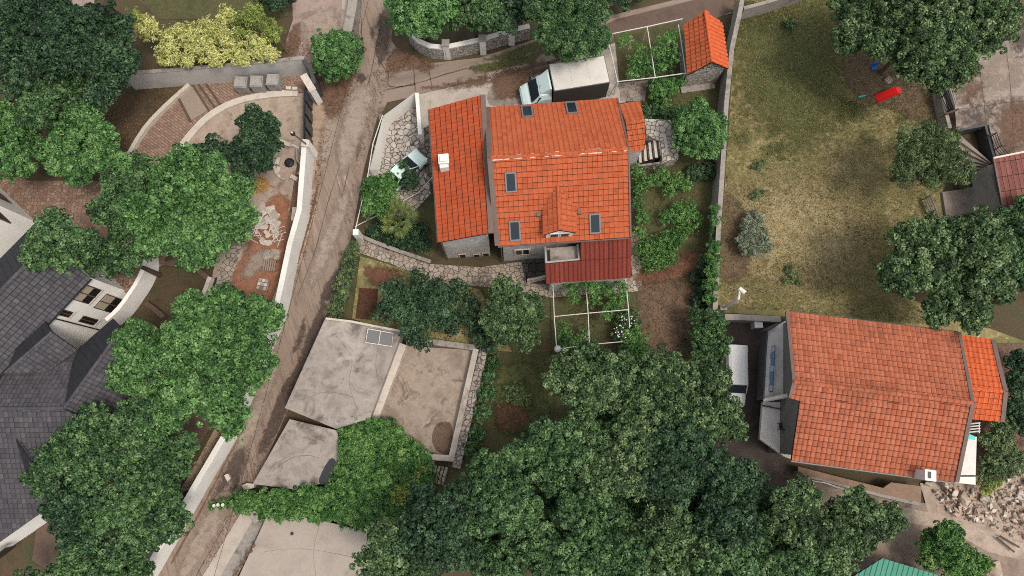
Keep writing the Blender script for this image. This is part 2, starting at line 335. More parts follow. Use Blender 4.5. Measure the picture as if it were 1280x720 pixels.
def smoothpx(pts, n=4, closed=True, jit=0):
    out = []; k = len(pts)
    rng = range(k if closed else k-1)
    for i in rng:
        g = lambda j: pts[j % k] if closed else pts[max(0, min(k-1, j))]
        p0, p1, p2, p3 = g(i-1), g(i), g(i+1), g(i+2)
        for s in range(n):
            t = s/n
            q = [.5*((2*p1[a])+(-p0[a]+p2[a])*t+(2*p0[a]-5*p1[a]+4*p2[a]-p3[a])*t*t+(-p0[a]+3*p1[a]-3*p2[a]+p3[a])*t**3) for a in (0, 1)]
            out.append((q[0]+rnd.uniform(-jit, jit), q[1]+rnd.uniform(-jit, jit)))
    if not closed: out.append(pts[-1])
    return out
def sheet(name, pts, z, mat, soft=0, jit=0):
    if soft: pts = smoothpx(pts, soft, True, jit)
    m = M(); q = [P(x, y, z) for x, y in pts]
    ar = sum(q[i].x*q[(i+1) % len(q)].y-q[(i+1) % len(q)].x*q[i].y for i in range(len(q)))
    m.face(q if ar > 0 else q[::-1]); o = m.build(name, mat, merge=False); o['kind'] = 'structure'; return o
def patch(name, pts, z, mat, soft=3, jit=.8, k=.55):
    """a soft-edged patch on the ground: a fine grid whose 'fade' attribute falls to 0 at the outline"""
    q = [P(x, y, z) for x, y in smoothpx(pts, soft, True, jit)]; n = len(q)
    X = np.array([(p.x, p.y) for p in q]); lo, hi = X.min(0)-.1, X.max(0)+.1; st = .28
    nx, ny = int((hi[0]-lo[0])/st)+2, int((hi[1]-lo[1])/st)+2
    gx, gy = np.meshgrid(lo[0]+np.arange(nx)*st, lo[1]+np.arange(ny)*st); gx = gx.ravel(); gy = gy.ravel()
    ins = inpoly(gx, gy, [tuple(r) for r in X]); d = np.full(len(gx), 1e9)
    for i in range(n):
        a, b = X[i], X[(i+1) % n]; e = b-a; t = np.clip(((gx-a[0])*e[0]+(gy-a[1])*e[1])/max(1e-9, e@e), 0, 1)
        d = np.minimum(d, np.hypot(gx-a[0]-t*e[0], gy-a[1]-t*e[1]))
    fade = np.where(ins, np.clip(.35+d/k, 0, 1), np.clip(.35-d/k*1.2, 0, 1)); I = np.arange(len(gx)).reshape(ny, nx)
    F4 = np.stack([I[:-1, :-1], I[:-1, 1:], I[1:, 1:], I[1:, :-1]], -1).reshape(-1, 4); F4 = F4[fade[F4].max(1) > .02]
    u, inv = np.unique(F4, return_inverse=True); inv = inv.reshape(-1, 4)
    me = bpy.data.meshes.new(name); me.from_pydata([(float(gx[i]), float(gy[i]), z) for i in u], [], [tuple(int(j) for j in f) for f in inv]); me.materials.append(mat)
    at = me.attributes.new('fade', 'FLOAT', 'POINT'); at.data.foreach_set('value', fade[u].astype(np.float32)); me.update()
    o = bpy.data.objects.new(name, me); COL.objects.link(o); o['kind'] = 'structure'; return o
def offset(pts, d):
    """offset an open world polyline sideways (left positive) in xy"""
    out = []
    for i, p in enumerate(pts):
        a = (pts[i]-pts[i-1]) if i > 0 else (pts[1]-pts[0]); b = (pts[i+1]-pts[i]) if i < len(pts)-1 else a
        na = Vector((-a.y, a.x, 0)).normalized(); nb = Vector((-b.y, b.x, 0)).normalized(); n = (na+nb).normalized()
        out.append(p+n*(d/max(.4, n.dot(na))))
    return out
def wallmesh(pts, w, zb, m=None, mi=0):
    """wall of thickness w with the top centre line pts (world, own z)"""
    m = m or M(); a, b = offset(pts, w/2), offset(pts, -w/2)
    A = [Vector((p.x, p.y, zb)) for p in a]; B = [Vector((p.x, p.y, zb)) for p in b]
    for i in range(len(pts)-1):
        m.face([b[i], b[i+1], a[i+1], a[i]], mi=mi); m.face([A[i], a[i], a[i+1], A[i+1]], mi=mi); m.face([b[i], B[i], B[i+1], b[i+1]], mi=mi)
    m.face([a[0], A[0], B[0], b[0]], mi=mi); m.face([b[-1], B[-1], A[-1], a[-1]], mi=mi)
    return m
def pxl(pts, z, soft=0):
    if soft: pts = smoothpx(pts, soft, False)
    return [P(x, y, z) for x, y in pts]
def wall(name, label, pts, z, w, mat, cat='wall', capm=None, soft=0, capw=.08, caph=.08, group=None):
    """pts in px are the top centre line at height z"""
    q = pxl(pts, z, soft); c = sum(q, Vector())/len(q); r = thing(name, label, cat, (c.x, c.y, 0), group)
    if capm:
        wallmesh([Vector((p.x, p.y, z-caph)) for p in q], w, 0).build('masonry', mat, r)
        wallmesh(q, w+capw, z-caph+.003).build('coping', capm, r)
    else: wallmesh(q, w, 0).build('masonry', mat, r)
    return r
# ------------------------------------------------------------------ roof tiles
def newell(p):
    n = Vector()
    for i in range(len(p)):
        a, b = p[i], p[(i+1) % len(p)]
        n += Vector(((a.y-b.y)*(a.z+b.z), (a.z-b.z)*(a.x+b.x), (a.x-b.x)*(a.y+b.y)))
    n.normalize(); return n if n.z > 0 else -n
def clip(poly, cv):
    for i in range(len(cv)):
        a, b = cv[i], cv[(i+1) % len(cv)]; ex, ey = b[0]-a[0], b[1]-a[1]
        side = lambda p: ex*(p[1]-a[1])-ey*(p[0]-a[0])
        out = []
        for j in range(len(poly)):
            p, q = poly[j], poly[(j+1) % len(poly)]; sp, sq = side(p), side(q)
            if sp >= 0: out.append(p)
            if (sp >= 0) != (sq >= 0):
                t = sp/(sp-sq); out.append((p[0]+(q[0]-p[0])*t, p[1]+(q[1]-p[1])*t))
        poly = out
        if len(poly) < 3: return []
    return poly
STY = {
 'shallow': ([0, .06, .14, .5, .86, .95], [.026, .030, .012, .012, .024, .022]),
 'marseille': ([0, .1, .26, .62, .82, .955], [.040, .048, .012, .014, .042, .030]),
 'lowroman': ([0, .2, .42, .64, .8, .95], [.0, .036, .046, .034, .008, .0]),
 'roman': ([0, .2, .42, .64, .8, .95], [.0, .07, .085, .06, .008, .0]),
 'flat': ([0, .965], [.012, .012]),
 'barrel': ([0, .18, .36, .54, .72, 1.0], [.0, .06, .085, .06, .0, -.01]),
 'slate': ([0, .2, .5, .8, .96], [.0, .03, .042, .03, .0]),
 'sheet': ([0, .2, .3, .7, .8, 1.0], [0, 0, .045, .045, 0, 0]),
}
def tiles(name, pts, mat, parent, tw=.40, tl=.40, sty='marseille', lift=.04, gap=.04, udir=None, deck=True, deckm=None, th=.12, wob=.006):
    pts = [Vector(p) for p in pts]; n = newell(pts); o = pts[0]
    v = (Vector((0, 0, 1))-n*n.z)
    v = v.normalized() if v.length > .02 else Vector((0, 1, 0))
    if udir is not None:
        u = (udir-n*udir.dot(n)).normalized(); v2 = n.cross(u); v = v2 if v2.dot(v) >= 0 else -v2
    u = v.cross(n); q = [((p-o).dot(u), (p-o).dot(v)) for p in pts]
    if sum(q[i][0]*q[(i+1) % len(q)][1]-q[(i+1) % len(q)][0]*q[i][1] for i in range(len(q))) < 0: q.reverse()
    u0, u1 = min(a for a, b in q), max(a for a, b in q); v0, v1 = min(b for a, b in q), max(b for a, b in q)
    xs, hs = STY[sty]; m = M(); rr = random.Random(name+str(len(pts)))
    W3 = lambda a, b, h: o+u*a+v*b+n*h
    for r in range(int((v1-v0)/tl)+1):
        s0, s1 = v0+r*tl, v0+(r+1)*tl-gap
        for c in range(int((u1-u0)/tw)+1):
            x0 = u0+c*tw; t = min(1, max(0, rr.gauss(.5, .25))); dz = rr.uniform(-wob, wob); lf = lift+rr.uniform(-wob, wob)
            for k in range(len(xs)-1):
                a, b = x0+xs[k]*tw, x0+xs[k+1]*tw
                pl = clip([(a, s0), (b, s0), (b, s1), (a, s1)], q)
                if not pl: continue
                hh = lambda x, y: hs[k]+(hs[k+1]-hs[k])*(x-a)/(b-a)+lf*(1-(y-s0)/(s1-s0))+dz+.01
                m.face([W3(x, y, hh(x, y)) for x, y in pl], t)
                lo = [p for p in pl if abs(p[1]-s0) < 1e-6]
                if len(lo) == 2 and lift > 0:
                    lo.sort(); m.face([W3(lo[0][0], s0, 0), W3(lo[1][0], s0, 0), W3(lo[1][0], s0, hh(*lo[1])), W3(lo[0][0], s0, hh(*lo[0]))], t)
    ob = m.build(name, mat, parent, merge=False)
    if deck:
        d = M(); pts = [p-n*(p-o).dot(n) for p in pts]; top = [p-n*.004 for p in pts]; ar = sum(top[i].x*top[(i+1) % len(top)].y-top[(i+1) % len(top)].x*top[i].y for i in range(len(top)))
        if ar < 0: top.reverse()
        d.solid(top, [p-n*th for p in top]); d.build('deck', deckm or m_deck, ob)
    return ob
def bar(name, a, b, wd, ht, mat, parent, up=Vector((0, 0, 1))):
    a, b = Vector(a), Vector(b); d = (b-a).normalized(); s = d.cross(up).normalized()*wd/2; h = s.normalized().cross(d)*ht/2
    m = M(); q = [a-s-h, a+s-h, a+s+h, a-s+h]; e = [p+(b-a) for p in q]; m.solid(e, q)
    return m.build(name, mat, parent)
def ridge(name, a, b, r, mat, parent, seg=.42, mortar=None):
    a, b = Vector(a), Vector(b); L_ = (b-a).length; n = max(1, round(L_/seg)); d = (b-a)/n; s = d.normalized().cross(Vector((0, 0, 1))).normalized(); up = s.cross(d).normalized()
    m = M(); mo = M(); rr = random.Random(name)
    for i in range(n):
        p0 = a+d*i; p1 = a+d*(i+1); t = rr.random(); R0, R1 = r*1.12, r*.92
        pr = lambda p, R: [p+s*R*math.cos(x)+up*R*.8*math.sin(x) for x in [math.pi*k/6 for k in range(7)]]
        A, B = pr(p0, R0), pr(p1, R1)
        for k in range(6): m.face([A[k], A[k+1], B[k+1], B[k]], t)
        m.face(A, t)
    o = m.build(name, mat, parent, merge=False)
    if mortar:
        ns = n*2; ws = [r*rr.choice((.9, 1.0, 1.3, 1.36, 1.2)) for _ in range(ns+1)]; L0 = None
        for i in range(ns+1):
            p0 = a+d*(i/2)-up*.005; row = [p0-s*ws[i]-up*.03, p0-s*ws[i]*.8+up*.035, p0+s*ws[i]*.8+up*.035, p0+s*ws[i]-up*.03]
            if L0: [mo.face([L0[j], L0[j+1], row[j+1], row[j]]) for j in range(3)]
            L0 = row
        mo.build('mortar', mortar, o)
    return o
def window(name, pxq, p0, n, parent, framem, panem, fw=.08, out=.05, mull=0, z2=None, label=None):
    """pxq: four px corners lying on plane (p0,n); frame ring + recessed-look pane + sill line"""
    n = n.normalized(); q = [RP(x, y, p0, n) for x, y in pxq]; c = sum(q, Vector())/4
    e1 = (q[1]-q[0]+q[2]-q[3]).normalized(); e2 = (q[2]-q[1]+q[3]-q[0]); e2 = (e2-e1*e2.dot(e1)).normalized()
    hw = ((q[1]-q[0]).length+(q[2]-q[3]).length)/4; hh = ((q[2]-q[1]).length+(q[3]-q[0]).length)/4
    g = lambda a, b, h: c+e1*a+e2*b+n*h
    m = M()
    def slab(x0, x1, y0, y1, h0, h1):
        tp = [g(x0, y0, h1), g(x1, y0, h1), g(x1, y1, h1), g(x0, y1, h1)]; bt = [g(x0, y0, h0), g(x1, y0, h0), g(x1, y1, h0), g(x0, y1, h0)]
        m.solid(tp, bt)
    slab(-hw, hw, -hh, -hh+fw, -.03, out); slab(-hw, hw, hh-fw, hh, -.03, out); slab(-hw, -hw+fw, -hh+fw, hh-fw, -.03, out); slab(hw-fw, hw, -hh+fw, hh-fw, -.03, out)
    for i in range(mull):
        x = -hw+2*hw*(i+1)/(mull+1); slab(x-fw/2, x+fw/2, -hh+fw, hh-fw, -.03, out*.9)
    f = m.build(name, framem, parent)
    m = M(); slab(-hw+fw, hw-fw, -hh+fw, hh-fw, -.02, out*.8); m.build('pane', panem, f)
    return f, (g, hw, hh)
# ------------------------------------------------------------------ foliage
def leafobj(name, pos, nor, ln, wd, tint, mat, parent, fold=.25):
    N = len(pos); base, rz = worldbase(parent); pos = pos-np.array(base)
    nor = nor/np.linalg.norm(nor, axis=1, keepdims=True)
    r = nrg.normal(size=(N, 3)); t = np.cross(nor, r); t /= np.linalg.norm(t, axis=1, keepdims=True); b = np.cross(nor, t)
    ln = np.asarray(ln).reshape(-1, 1)*nrg.uniform(.7, 1.3, (N, 1)); wd = np.asarray(wd).reshape(-1, 1)*nrg.uniform(.75, 1.25, (N, 1))
    V = np.empty((N, 4, 3)); V[:, 0] = pos-t*ln*.5; V[:, 1] = pos+b*wd*.5+nor*wd*fold; V[:, 2] = pos+t*ln*.5-nor*ln*.1; V[:, 3] = pos-b*wd*.5+nor*wd*fold
    me = bpy.data.meshes.new(name); me.vertices.add(N*4); me.vertices.foreach_set('co', V.astype(np.float32).ravel())
    me.loops.add(N*4); me.loops.foreach_set('vertex_index', np.arange(N*4, dtype=np.int32))
    me.polygons.add(N); me.polygons.foreach_set('loop_start', np.arange(0, N*4, 4, dtype=np.int32)); me.polygons.foreach_set('loop_total', np.full(N, 4, np.int32))
    me.materials.append(mat); a = me.attributes.new('tint', 'FLOAT', 'FACE'); a.data.foreach_set('value', np.clip(tint, 0, 1).astype(np.float32))
    me.update(calc_edges=True)
    o = bpy.data.objects.new(name, me); COL.objects.link(o); o.parent = parent; return o
def clumpleaves(c, r, leaf, dens, flat, up=.55, csize=1.0, low=-.2):
    """leaves of one lobe: leafy tufts (small domes) spread over an uneven ellipsoid, plus larger inner leaves"""
    c = np.array(c); rc0 = min(.19+.10*r, .46)*csize
    nc = max(5, int(2*math.pi*r*r*(1-low)/(rc0*rc0*2.9))); i = np.arange(nc)+.5
    zz = 1-(1-low)*i/nc; ph = i*2.39996+nrg.uniform(0, 6.28); rr = np.sqrt(np.maximum(0, 1-zz*zz))
    d = np.stack([rr*np.cos(ph), rr*np.sin(ph), zz], 1)+nrg.normal(scale=.12, size=(nc, 3)); d /= np.linalg.norm(d, axis=1, keepdims=True)
    rad = r*np.clip(nrg.normal(.88, .19, (nc, 1)), .4, 1.22); sc = c+d*rad*np.array([1, 1, flat])
    out = nrg.random(nc) < .10; sc[out] += d[out]*r*.28; rc = rc0*nrg.uniform(.6, 1.35, nc)*np.where(out, .7, 1); ct = nrg.normal(.5, .19, nc)
    m = np.maximum(7, (dens*LAI*2*math.pi*rc*rc/(leaf*leaf*.31)).astype(int)); k = np.repeat(np.arange(nc), m); N = len(k)
    ax = d*.6+np.array([0, 0, .7]); ax /= np.linalg.norm(ax, axis=1, keepdims=True)
    e = nrg.normal(size=(N, 3)); e /= np.linalg.norm(e, axis=1, keepdims=True); dt = np.sum(e*ax[k], 1, keepdims=True)
    e = np.where(dt < -.25, e-2*dt*ax[k], e)
    pos = sc[k]+e*(rc[k]*nrg.uniform(.35, 1.0, N)**.5)[:, None]*np.array([1, 1, .85])
    nor = e*.85+np.array([0, 0, up*.7])+nrg.normal(scale=.48, size=(N, 3))
    tint = ct[k]+nrg.normal(scale=.24, size=N); ls = nrg.uniform(.75, 1.25, nc)[k]
    nf = int(60+55*r*r); f = nrg.normal(size=(nf, 3)); f /= np.linalg.norm(f, axis=1, keepdims=True); f *= nrg.uniform(.3, .74, (nf, 1))*r; f[:, 2] = np.abs(f[:, 2])*.9-.2*r
    pos = np.vstack([pos, c+f*np.array([1, 1, flat])]); nor = np.vstack([nor, nrg.normal(size=(nf, 3))*.5+np.array([0, 0, 1.0])]); tint = np.concatenate([tint, nrg.normal(.35, .15, nf)]); ls = np.concatenate([ls, np.full(nf, 2.0 if dens > .75 else 1.1)])  # inner leaves tinted darker: shade inside the crown put into the colour
    return pos, nor, tint, ls
LAI = 1.0
NLEAF = 0
V_ = Vector
def tree(name, label, cat, lobes, pal, z=5.0, leaf=.27, group=None, dens=1.0, flat=.75, trunk=.22, asp=.62, partname='crown', up=.55, csize=1.0, stem='trunk', low=-.15, zg=0.0):
    global NLEAF
    cs = []; leaf = leaf*.68
    for lb in lobes:
        x, y, rp = lb[:3]; zz = z+(lb[3] if len(lb) > 3 else rnd.uniform(-.8, .8)*min(1, z/4)); r = rp*depth(x, y, zz)/F
        cs.append((P(x, y, zz), r))
    tot = sum(r*r for c, r in cs); f = sum((c*(r*r) for c, r in cs), Vector())/tot
    root = thing(name, label, cat, (f.x, f.y, zg), group)
    sub = []
    for c, r in cs:
        if r < .9: sub.append((c, r*.95)); continue
        sub.append((c, r*.66)); n = rnd.choice((4, 5, 5, 6)); a0 = rnd.uniform(0, 6.28)
        for j in range(n):
            a = a0+6.28*j/n+rnd.uniform(-.5, .5); q = r*rnd.uniform(.42, .62); rs = r*rnd.uniform(.34, .54)
            sub.append((c+V_((math.cos(a)*q, math.sin(a)*q, r*flat*rnd.uniform(-.25, .5))), rs))
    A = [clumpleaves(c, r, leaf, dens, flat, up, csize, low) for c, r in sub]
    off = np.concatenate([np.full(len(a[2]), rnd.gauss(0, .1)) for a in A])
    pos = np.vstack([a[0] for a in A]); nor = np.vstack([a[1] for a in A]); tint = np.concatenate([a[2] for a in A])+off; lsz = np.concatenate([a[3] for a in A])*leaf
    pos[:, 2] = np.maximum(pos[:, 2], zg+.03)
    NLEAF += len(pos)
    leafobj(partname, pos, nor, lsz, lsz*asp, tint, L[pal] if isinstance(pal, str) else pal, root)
    if trunk:
        m = M(); top = Vector((f.x+rnd.uniform(-.2, .2), f.y+rnd.uniform(-.2, .2), zg+max(.25, (z-zg)*.55)))
        m.tube([(f.x, f.y, zg-.05), (f.x+rnd.uniform(-.1, .1), f.y, zg+(z-zg)*.3), top], [trunk, trunk*.8, trunk*.62], 8)
        for c, r in cs:
            mid = top.lerp(c, .5)+Vector((rnd.uniform(-.2, .2), rnd.uniform(-.2, .2), .15))
            m.tube([top, mid, c, c+(c-top).normalized()*r*.55], [trunk*.5, trunk*.34, trunk*.2, trunk*.06], 6)
            for q in range(4):
                a = rnd.uniform(0, 6.28); e = c+Vector((math.cos(a)*r*.75, math.sin(a)*r*.75, r*flat*rnd.uniform(0, .6)))
                m.tube([mid.lerp(c, .6), e], [trunk*.16, trunk*.04], 5)
        m.build(stem, m_bark, root, merge=False)
    return root
def inpoly(x, y, poly):
    c = np.zeros(len(x), bool); n = len(poly)
    for i in range(n):
        a, b = poly[i], poly[(i+1) % n]
        k = ((a[1] > y) != (b[1] > y)); xx = (b[0]-a[0])*(y-a[1])/((b[1]-a[1]) if b[1] != a[1] else 1e-9)+a[0]; c ^= k & (x < xx)
    return c
def scatter(pxpoly, z, dens):
    q = [P(x, y, z) for x, y in pxpoly]; xs = [p.x for p in q]; ys = [p.y for p in q]
    N = int((max(xs)-min(xs))*(max(ys)-min(ys))*dens); x = nrg.uniform(min(xs), max(xs), N); y = nrg.uniform(min(ys), max(ys), N)
    k = inpoly(x, y, [(p.x, p.y) for p in q]); return x[k], y[k]
def stuff(name, label, cat, polys, z, dens, ln, wd, pal, flatness=.3, hz=.05, clump=None):
    X = []; Y = []
    for p in polys:
        x, y = scatter(p, z, dens); X.append(x); Y.append(y)
    x = np.concatenate(X); y = np.concatenate(Y); N = len(x)
    if clump:
        v = np.sin(x*clump*1.3+np.sin(y*clump)*2)+np.sin(y*clump*1.1+np.sin(x*clump*.7)*2)+nrg.normal(scale=.6, size=N); k = v > -.3; x, y = x[k], y[k]; N = len(x)
    pos = np.stack([x, y, z+nrg.uniform(.01, hz, N)], 1); nor = nrg.normal(size=(N, 3)); nor[:, 2] = np.abs(nor[:, 2])*flatness+flatness
    t = .5+.25*np.sin(x*.9+np.sin(y*.7)*1.5)+nrg.normal(scale=.2, size=N)
    o = leafobj(name, pos, nor, ln, wd, t, L[pal], None); tag(o, label, cat, None, 'stuff'); return o
# ================================================================== SETTING
V = Vector
m = M(); m.face([(-160, -140, 0), (160, -140, 0), (160, 190, 0), (-160, 190, 0)]); m.build('ground', m_ground)['kind'] = 'structure'
Z = [.004]
def lay(): Z[0] += .004; return Z[0]
sheet('garden_ground', [(432, 300), (560, 340), (700, 350), (800, 300), (790, 190), (905, 180), (895, 400), (900, 620), (560, 620), (500, 410), (430, 398)], lay(), m_green)
sheet('lawn', [(925, -60), (1330, -60), (1330, 60), (1190, 100), (1200, 170), (1178, 240), (1180, 290), (1100, 360), (1290, 430), (1290, 450), (975, 395), (896, 390)], lay(), m_lawn)
sheet('verge', [(384, 100), (450, 60), (455, 100), (440, 150), (420, 230), (400, 300), (370, 380), (340, 450), (300, 530), (260, 610), (200, 725), (150, 810), (110, 800), (180, 690), (250, 570), (330, 420), (350, 380), (376, 270), (386, 190)], lay(), m_verge)
patch('leafy_verge', [(362, 40), (356, 75), (400, 105), (418, 148), (436, 130), (455, 90), (440, 66), (400, 90), (372, 72)], lay(), p_leaf, 3, .6, .6)
sheet('driveway', [(372, -30), (440, -30), (436, 30), (428, 60), (400, 88), (362, 76), (358, 50), (366, 25)], lay(), m_drive, 2)
sheet('upper_ground', [(140, -30), (370, -30), (360, 20), (330, 24), (200, 24)], lay(), m_green); sheet('path', [(84, -30), (124, -30), (116, 12), (92, 10)], Z[0], m_drive); sheet('path', [(-10, -10), (16, -20), (26, 14), (6, 16)], Z[0], m_drive)
sheet('driveway_edge', [(430, -30), (446, -30), (440, 40), (428, 60), (425, 40)], lay(), m_conc)
roadL = [(455, -40), (450, 10), (447, 60), (437, 100), (416, 155), (404, 210), (394, 270), (376, 325), (352, 385), (330, 440), (298, 515), (258, 600), (196, 722), (150, 810)]
roadR = [(500, -40), (494, 10), (489, 50), (484, 100), (468, 160), (454, 215), (440, 292), (408, 392), (370, 490), (318, 608), (266, 704), (215, 800)]
sheet('road', roadL+roadR[::-1], lay(), m_road)
sheet('side_road', [(482, 40), (504, 72), (530, 80), (600, 72), (660, 52), (760, 20), (900, -14), (940, -24), (930, 14), (880, 24), (800, 38), (700, 74), (640, 92), (520, 120), (484, 128), (474, 150), (470, 120)], lay(), m_side)
sheet('side_road_shade_strip', [(770, 24), (900, -8), (935, 5), (880, 30), (770, 60), (700, 82), (690, 66)], lay(), m_asph)  # tree shade on the side road, laid as a darker sheet
# grass strip down the middle of the side road, dark joints
patch('grass_strip', [(586, 84), (610, 78), (660, 68), (690, 58), (664, 78), (640, 84), (600, 92)], lay(), p_grass, 3, .6, .4)
patch('leafy_kerb_strip', [(520, 112), (560, 104), (600, 96), (640, 86), (690, 74), (692, 82), (640, 94), (600, 103), (560, 110)], lay(), p_leaf, 3, .8, .4)
patch('grass_bank', [(600, 76), (640, 62), (700, 42), (720, 40), (690, 56), (640, 74)], lay(), p_grass, 3, .6, .4)
sheet('forecourt', [(514, 120), (560, 110), (640, 93), (700, 76), (780, 50), (782, 128), (610, 140), (536, 172), (524, 168)], lay(), m_conc)
sheet('forecourt_patch', [(614, 106), (650, 96), (660, 122), (640, 132), (612, 130)], lay(), m_terr, 3, 1)
zc = lay()
def line(name, pts, w, mat=None, z=None, soft=4, jit=.5):
    q = pxl(smoothpx(pts, soft, False, 0), z or zc); mm = M()
    q = [p+V((rnd.uniform(-.03, .03), rnd.uniform(-.03, .03), 0)) for p in q]
    ww = [w*rnd.uniform(.3, .95) for p in q]
    for i in range(len(q)-1):
        d = (q[i+1]-q[i]); s = V((-d.y, d.x, 0)).normalized(); mm.face([q[i]-s*ww[i]/2, q[i+1]-s*ww[i+1]/2, q[i+1]+s*ww[i+1]/2, q[i]+s*ww[i]/2])
    o = mm.build(name, mat or m_crack); o['kind'] = 'structure'; return o
line('road_crack', [(478, 20), (470, 60), (463, 95), (452, 130), (440, 170), (424, 210), (408, 260), (395, 310), (372, 370)], .07)
line('road_crack', [(470, 66), (477, 80), (485, 92), (488, 108), (520, 106)], .10)
line('road_crack', [(462, 95), (460, 115), (450, 150), (438, 200), (424, 260)], .06)
line('road_crack', [(516, 62), (517, 85), (519, 116)], .08)
line('road_crack', [(534, 74), (537, 92), (540, 112)], .07)
line('road_crack', [(484, 112), (520, 104), (560, 92), (590, 84)], .11)
line('road_crack', [(300, 560), (280, 610), (250, 660), (222, 715)], .06)
line('road_crack', [(312, 590), (290, 640), (262, 690), (240, 730)], .05)
line('road_crack', [(430, 143), (450, 141), (470, 146)], .05)
line('road_crack', [(450, 10), (452, 50), (444, 92)], .06)
for pts in ([(474, 14), (480, 30), (476, 62), (470, 66), (472, 40)], [(466, 28), (470, 40), (466, 54), (463, 44)], [(450, 90), (458, 96), (452, 106), (446, 100)], [(447, 150), (452, 146), (450, 190), (445, 200)], [(436, 300), (424, 330), (410, 352), (398, 378), (410, 376), (428, 340)], [(406, 372), (384, 420), (370, 456), (352, 486), (366, 484), (392, 440), (408, 392)], [(366, 470), (346, 500), (330, 540), (322, 566), (336, 560), (356, 520), (370, 488)], [(384, 392), (372, 420), (366, 440), (376, 430)], [(300, 590), (280, 620), (276, 640), (296, 612)]):
    patch('damp_patch', pts, zc+.004+rnd.uniform(0, .002), p_wet, 4, 1.0, .3)
line('wheel_rut', [(398, 230), (386, 280), (366, 340), (340, 400), (312, 470), (286, 530), (262, 580)], .30, m_leafsoil, zc+.001)
line('wheel_rut', [(300, 545), (276, 590), (250, 640), (214, 705)], .22, m_leafsoil, zc+.0015)
zr = zc+.02
for pts, mt in (([(478, 8), (492, 10), (486, 60), (476, 80), (470, 60)], p_wet), ([(500, 60), (540, 78), (536, 90), (506, 86), (488, 96), (484, 70)], p_leaf), ([(404, 96), (440, 84), (432, 130), (414, 150), (396, 120)], p_leaf), ([(404, 150), (430, 120), (424, 170), (404, 216), (392, 250)], p_pale),
  ([(440, 110), (470, 120), (450, 180), (430, 220), (420, 190)], p_pale), ([(420, 250), (440, 240), (420, 310), (392, 360), (384, 340)], p_pale), ([(330, 470), (352, 450), (330, 520), (300, 580), (288, 570)], p_pale), ([(250, 650), (290, 600), (280, 650), (240, 720), (220, 720)], p_pale), ([(290, 570), (310, 560), (300, 600), (270, 640), (262, 630)], p_wet),
  ([(560, 108), (640, 90), (700, 74), (690, 88), (640, 100), (580, 112)], p_leaf), ([(620, 96), (660, 88), (668, 116), (640, 124), (616, 120)], p_leaf), ([(380, 20), (420, 10), (424, 50), (396, 70), (380, 50)], p_pale), ([(360, 40), (376, 30), (372, 66), (352, 76)], p_leaf)):
    patch('road_stain', pts, zc+.008+rnd.uniform(0, .003), mt, 4, 1.2, .7)
# left-hand properties
sheet('sandy_yard', [(200, 205), (236, 160), (290, 130), (345, 118), (384, 116), (388, 180), (380, 265), (350, 388), (300, 420), (262, 400), (266, 340), (280, 290), (230, 240)], zr, m_sand)
sheet('earth_strip', [(372, 200), (384, 200), (378, 262), (350, 350), (330, 400), (322, 395), (345, 330), (362, 262)], zr+.004, m_leafsoil)
patch('red_earth', [(310, 306), (336, 250), (362, 246), (360, 290), (350, 340), (334, 380), (292, 382), (286, 350)], zr+.008, p_redearth); patch('pale_dust', [(312, 320), (330, 310), (332, 330), (312, 350), (300, 345)], zr+.009, p_pale)
sheet('stone_path', [(290, 300), (306, 296), (292, 340), (276, 372), (262, 372), (274, 336)], zr+.010, m_pathst)
sheet('brick_ramp', [(160, 192), (186, 152), (236, 104), (300, 94), (380, 92), (382, 116), (340, 114), (300, 122), (262, 142), (232, 168), (212, 196), (196, 214)], zr+.012, m_brick)
sheet('villa_paving', [(-20, 210), (40, 226), (130, 226), (215, 290), (205, 330), (150, 372), (100, 350), (46, 284), (-30, 230)], zr+.004, m_brickr)
sheet('bank_soil', [(60, 140), (150, 96), (236, 102), (190, 148), (160, 190), (120, 240), (40, 226)], zr+.002, m_ground)
sheet('sunken_drive', [(196, 330), (240, 336), (258, 350), (250, 384), (226, 404), (150, 420), (100, 480), (60, 560), (40, 700), (100, 740), (200, 640), (330, 420), (262, 400), (262, 345), (230, 320)], zr+.003, m_asph)
# house plot
sheet('courtyard', [(518, 128), (526, 166), (534, 206), (546, 300), (480, 280), (452, 250), (462, 205), (478, 150)], zr, m_crazy)
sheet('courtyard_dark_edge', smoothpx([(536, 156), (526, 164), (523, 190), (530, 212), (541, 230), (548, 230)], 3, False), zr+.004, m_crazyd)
sheet('palm_bed', [(448, 288), (480, 278), (520, 262), (540, 240), (550, 300), (540, 322), (500, 308), (450, 290)], zr+.006, m_green)
sheet('crazy_path', [(446, 294), (486, 312), (538, 330), (600, 334), (690, 322), (700, 345), (790, 345), (787, 292), (800, 292), (803, 364), (740, 368), (690, 372), (640, 362), (580, 356), (540, 350), (494, 332), (450, 316)], zr+.004, m_pathst)
sheet('dark_flagstones', [(650, 322), (684, 316), (690, 356), (658, 354)], zr+.008, m_slabst)
sheet('grape_lawn', [(688, 373), (788, 369), (796, 450), (690, 446)], zr, m_green)
sheet('bare_garden', [(800, 336), (888, 318), (886, 380), (872, 446), (803, 448)], zr+.002, m_green); patch('red_garden_soil', [(796, 340), (840, 318), (880, 314), (880, 340), (840, 352), (800, 356)], zr+.006, p_redsoil); patch('bare_soil', [(800, 354), (850, 350), (876, 356), (870, 400), (850, 440), (806, 448), (798, 400)], zr+.005, p_soil)
patch('weeds', [(620, 460), (664, 452), (694, 480), (684, 530), (630, 544), (616, 500)], zr+.002, p_grass); patch('red_garden_soil', [(620, 506), (650, 504), (660, 526), (640, 538), (622, 534)], zr+.006, p_redsoil)
sheet('garden_lawn', [(450, 320), (560, 352), (600, 362), (640, 440), (520, 426), (440, 398)], zr+.001, m_lawn)
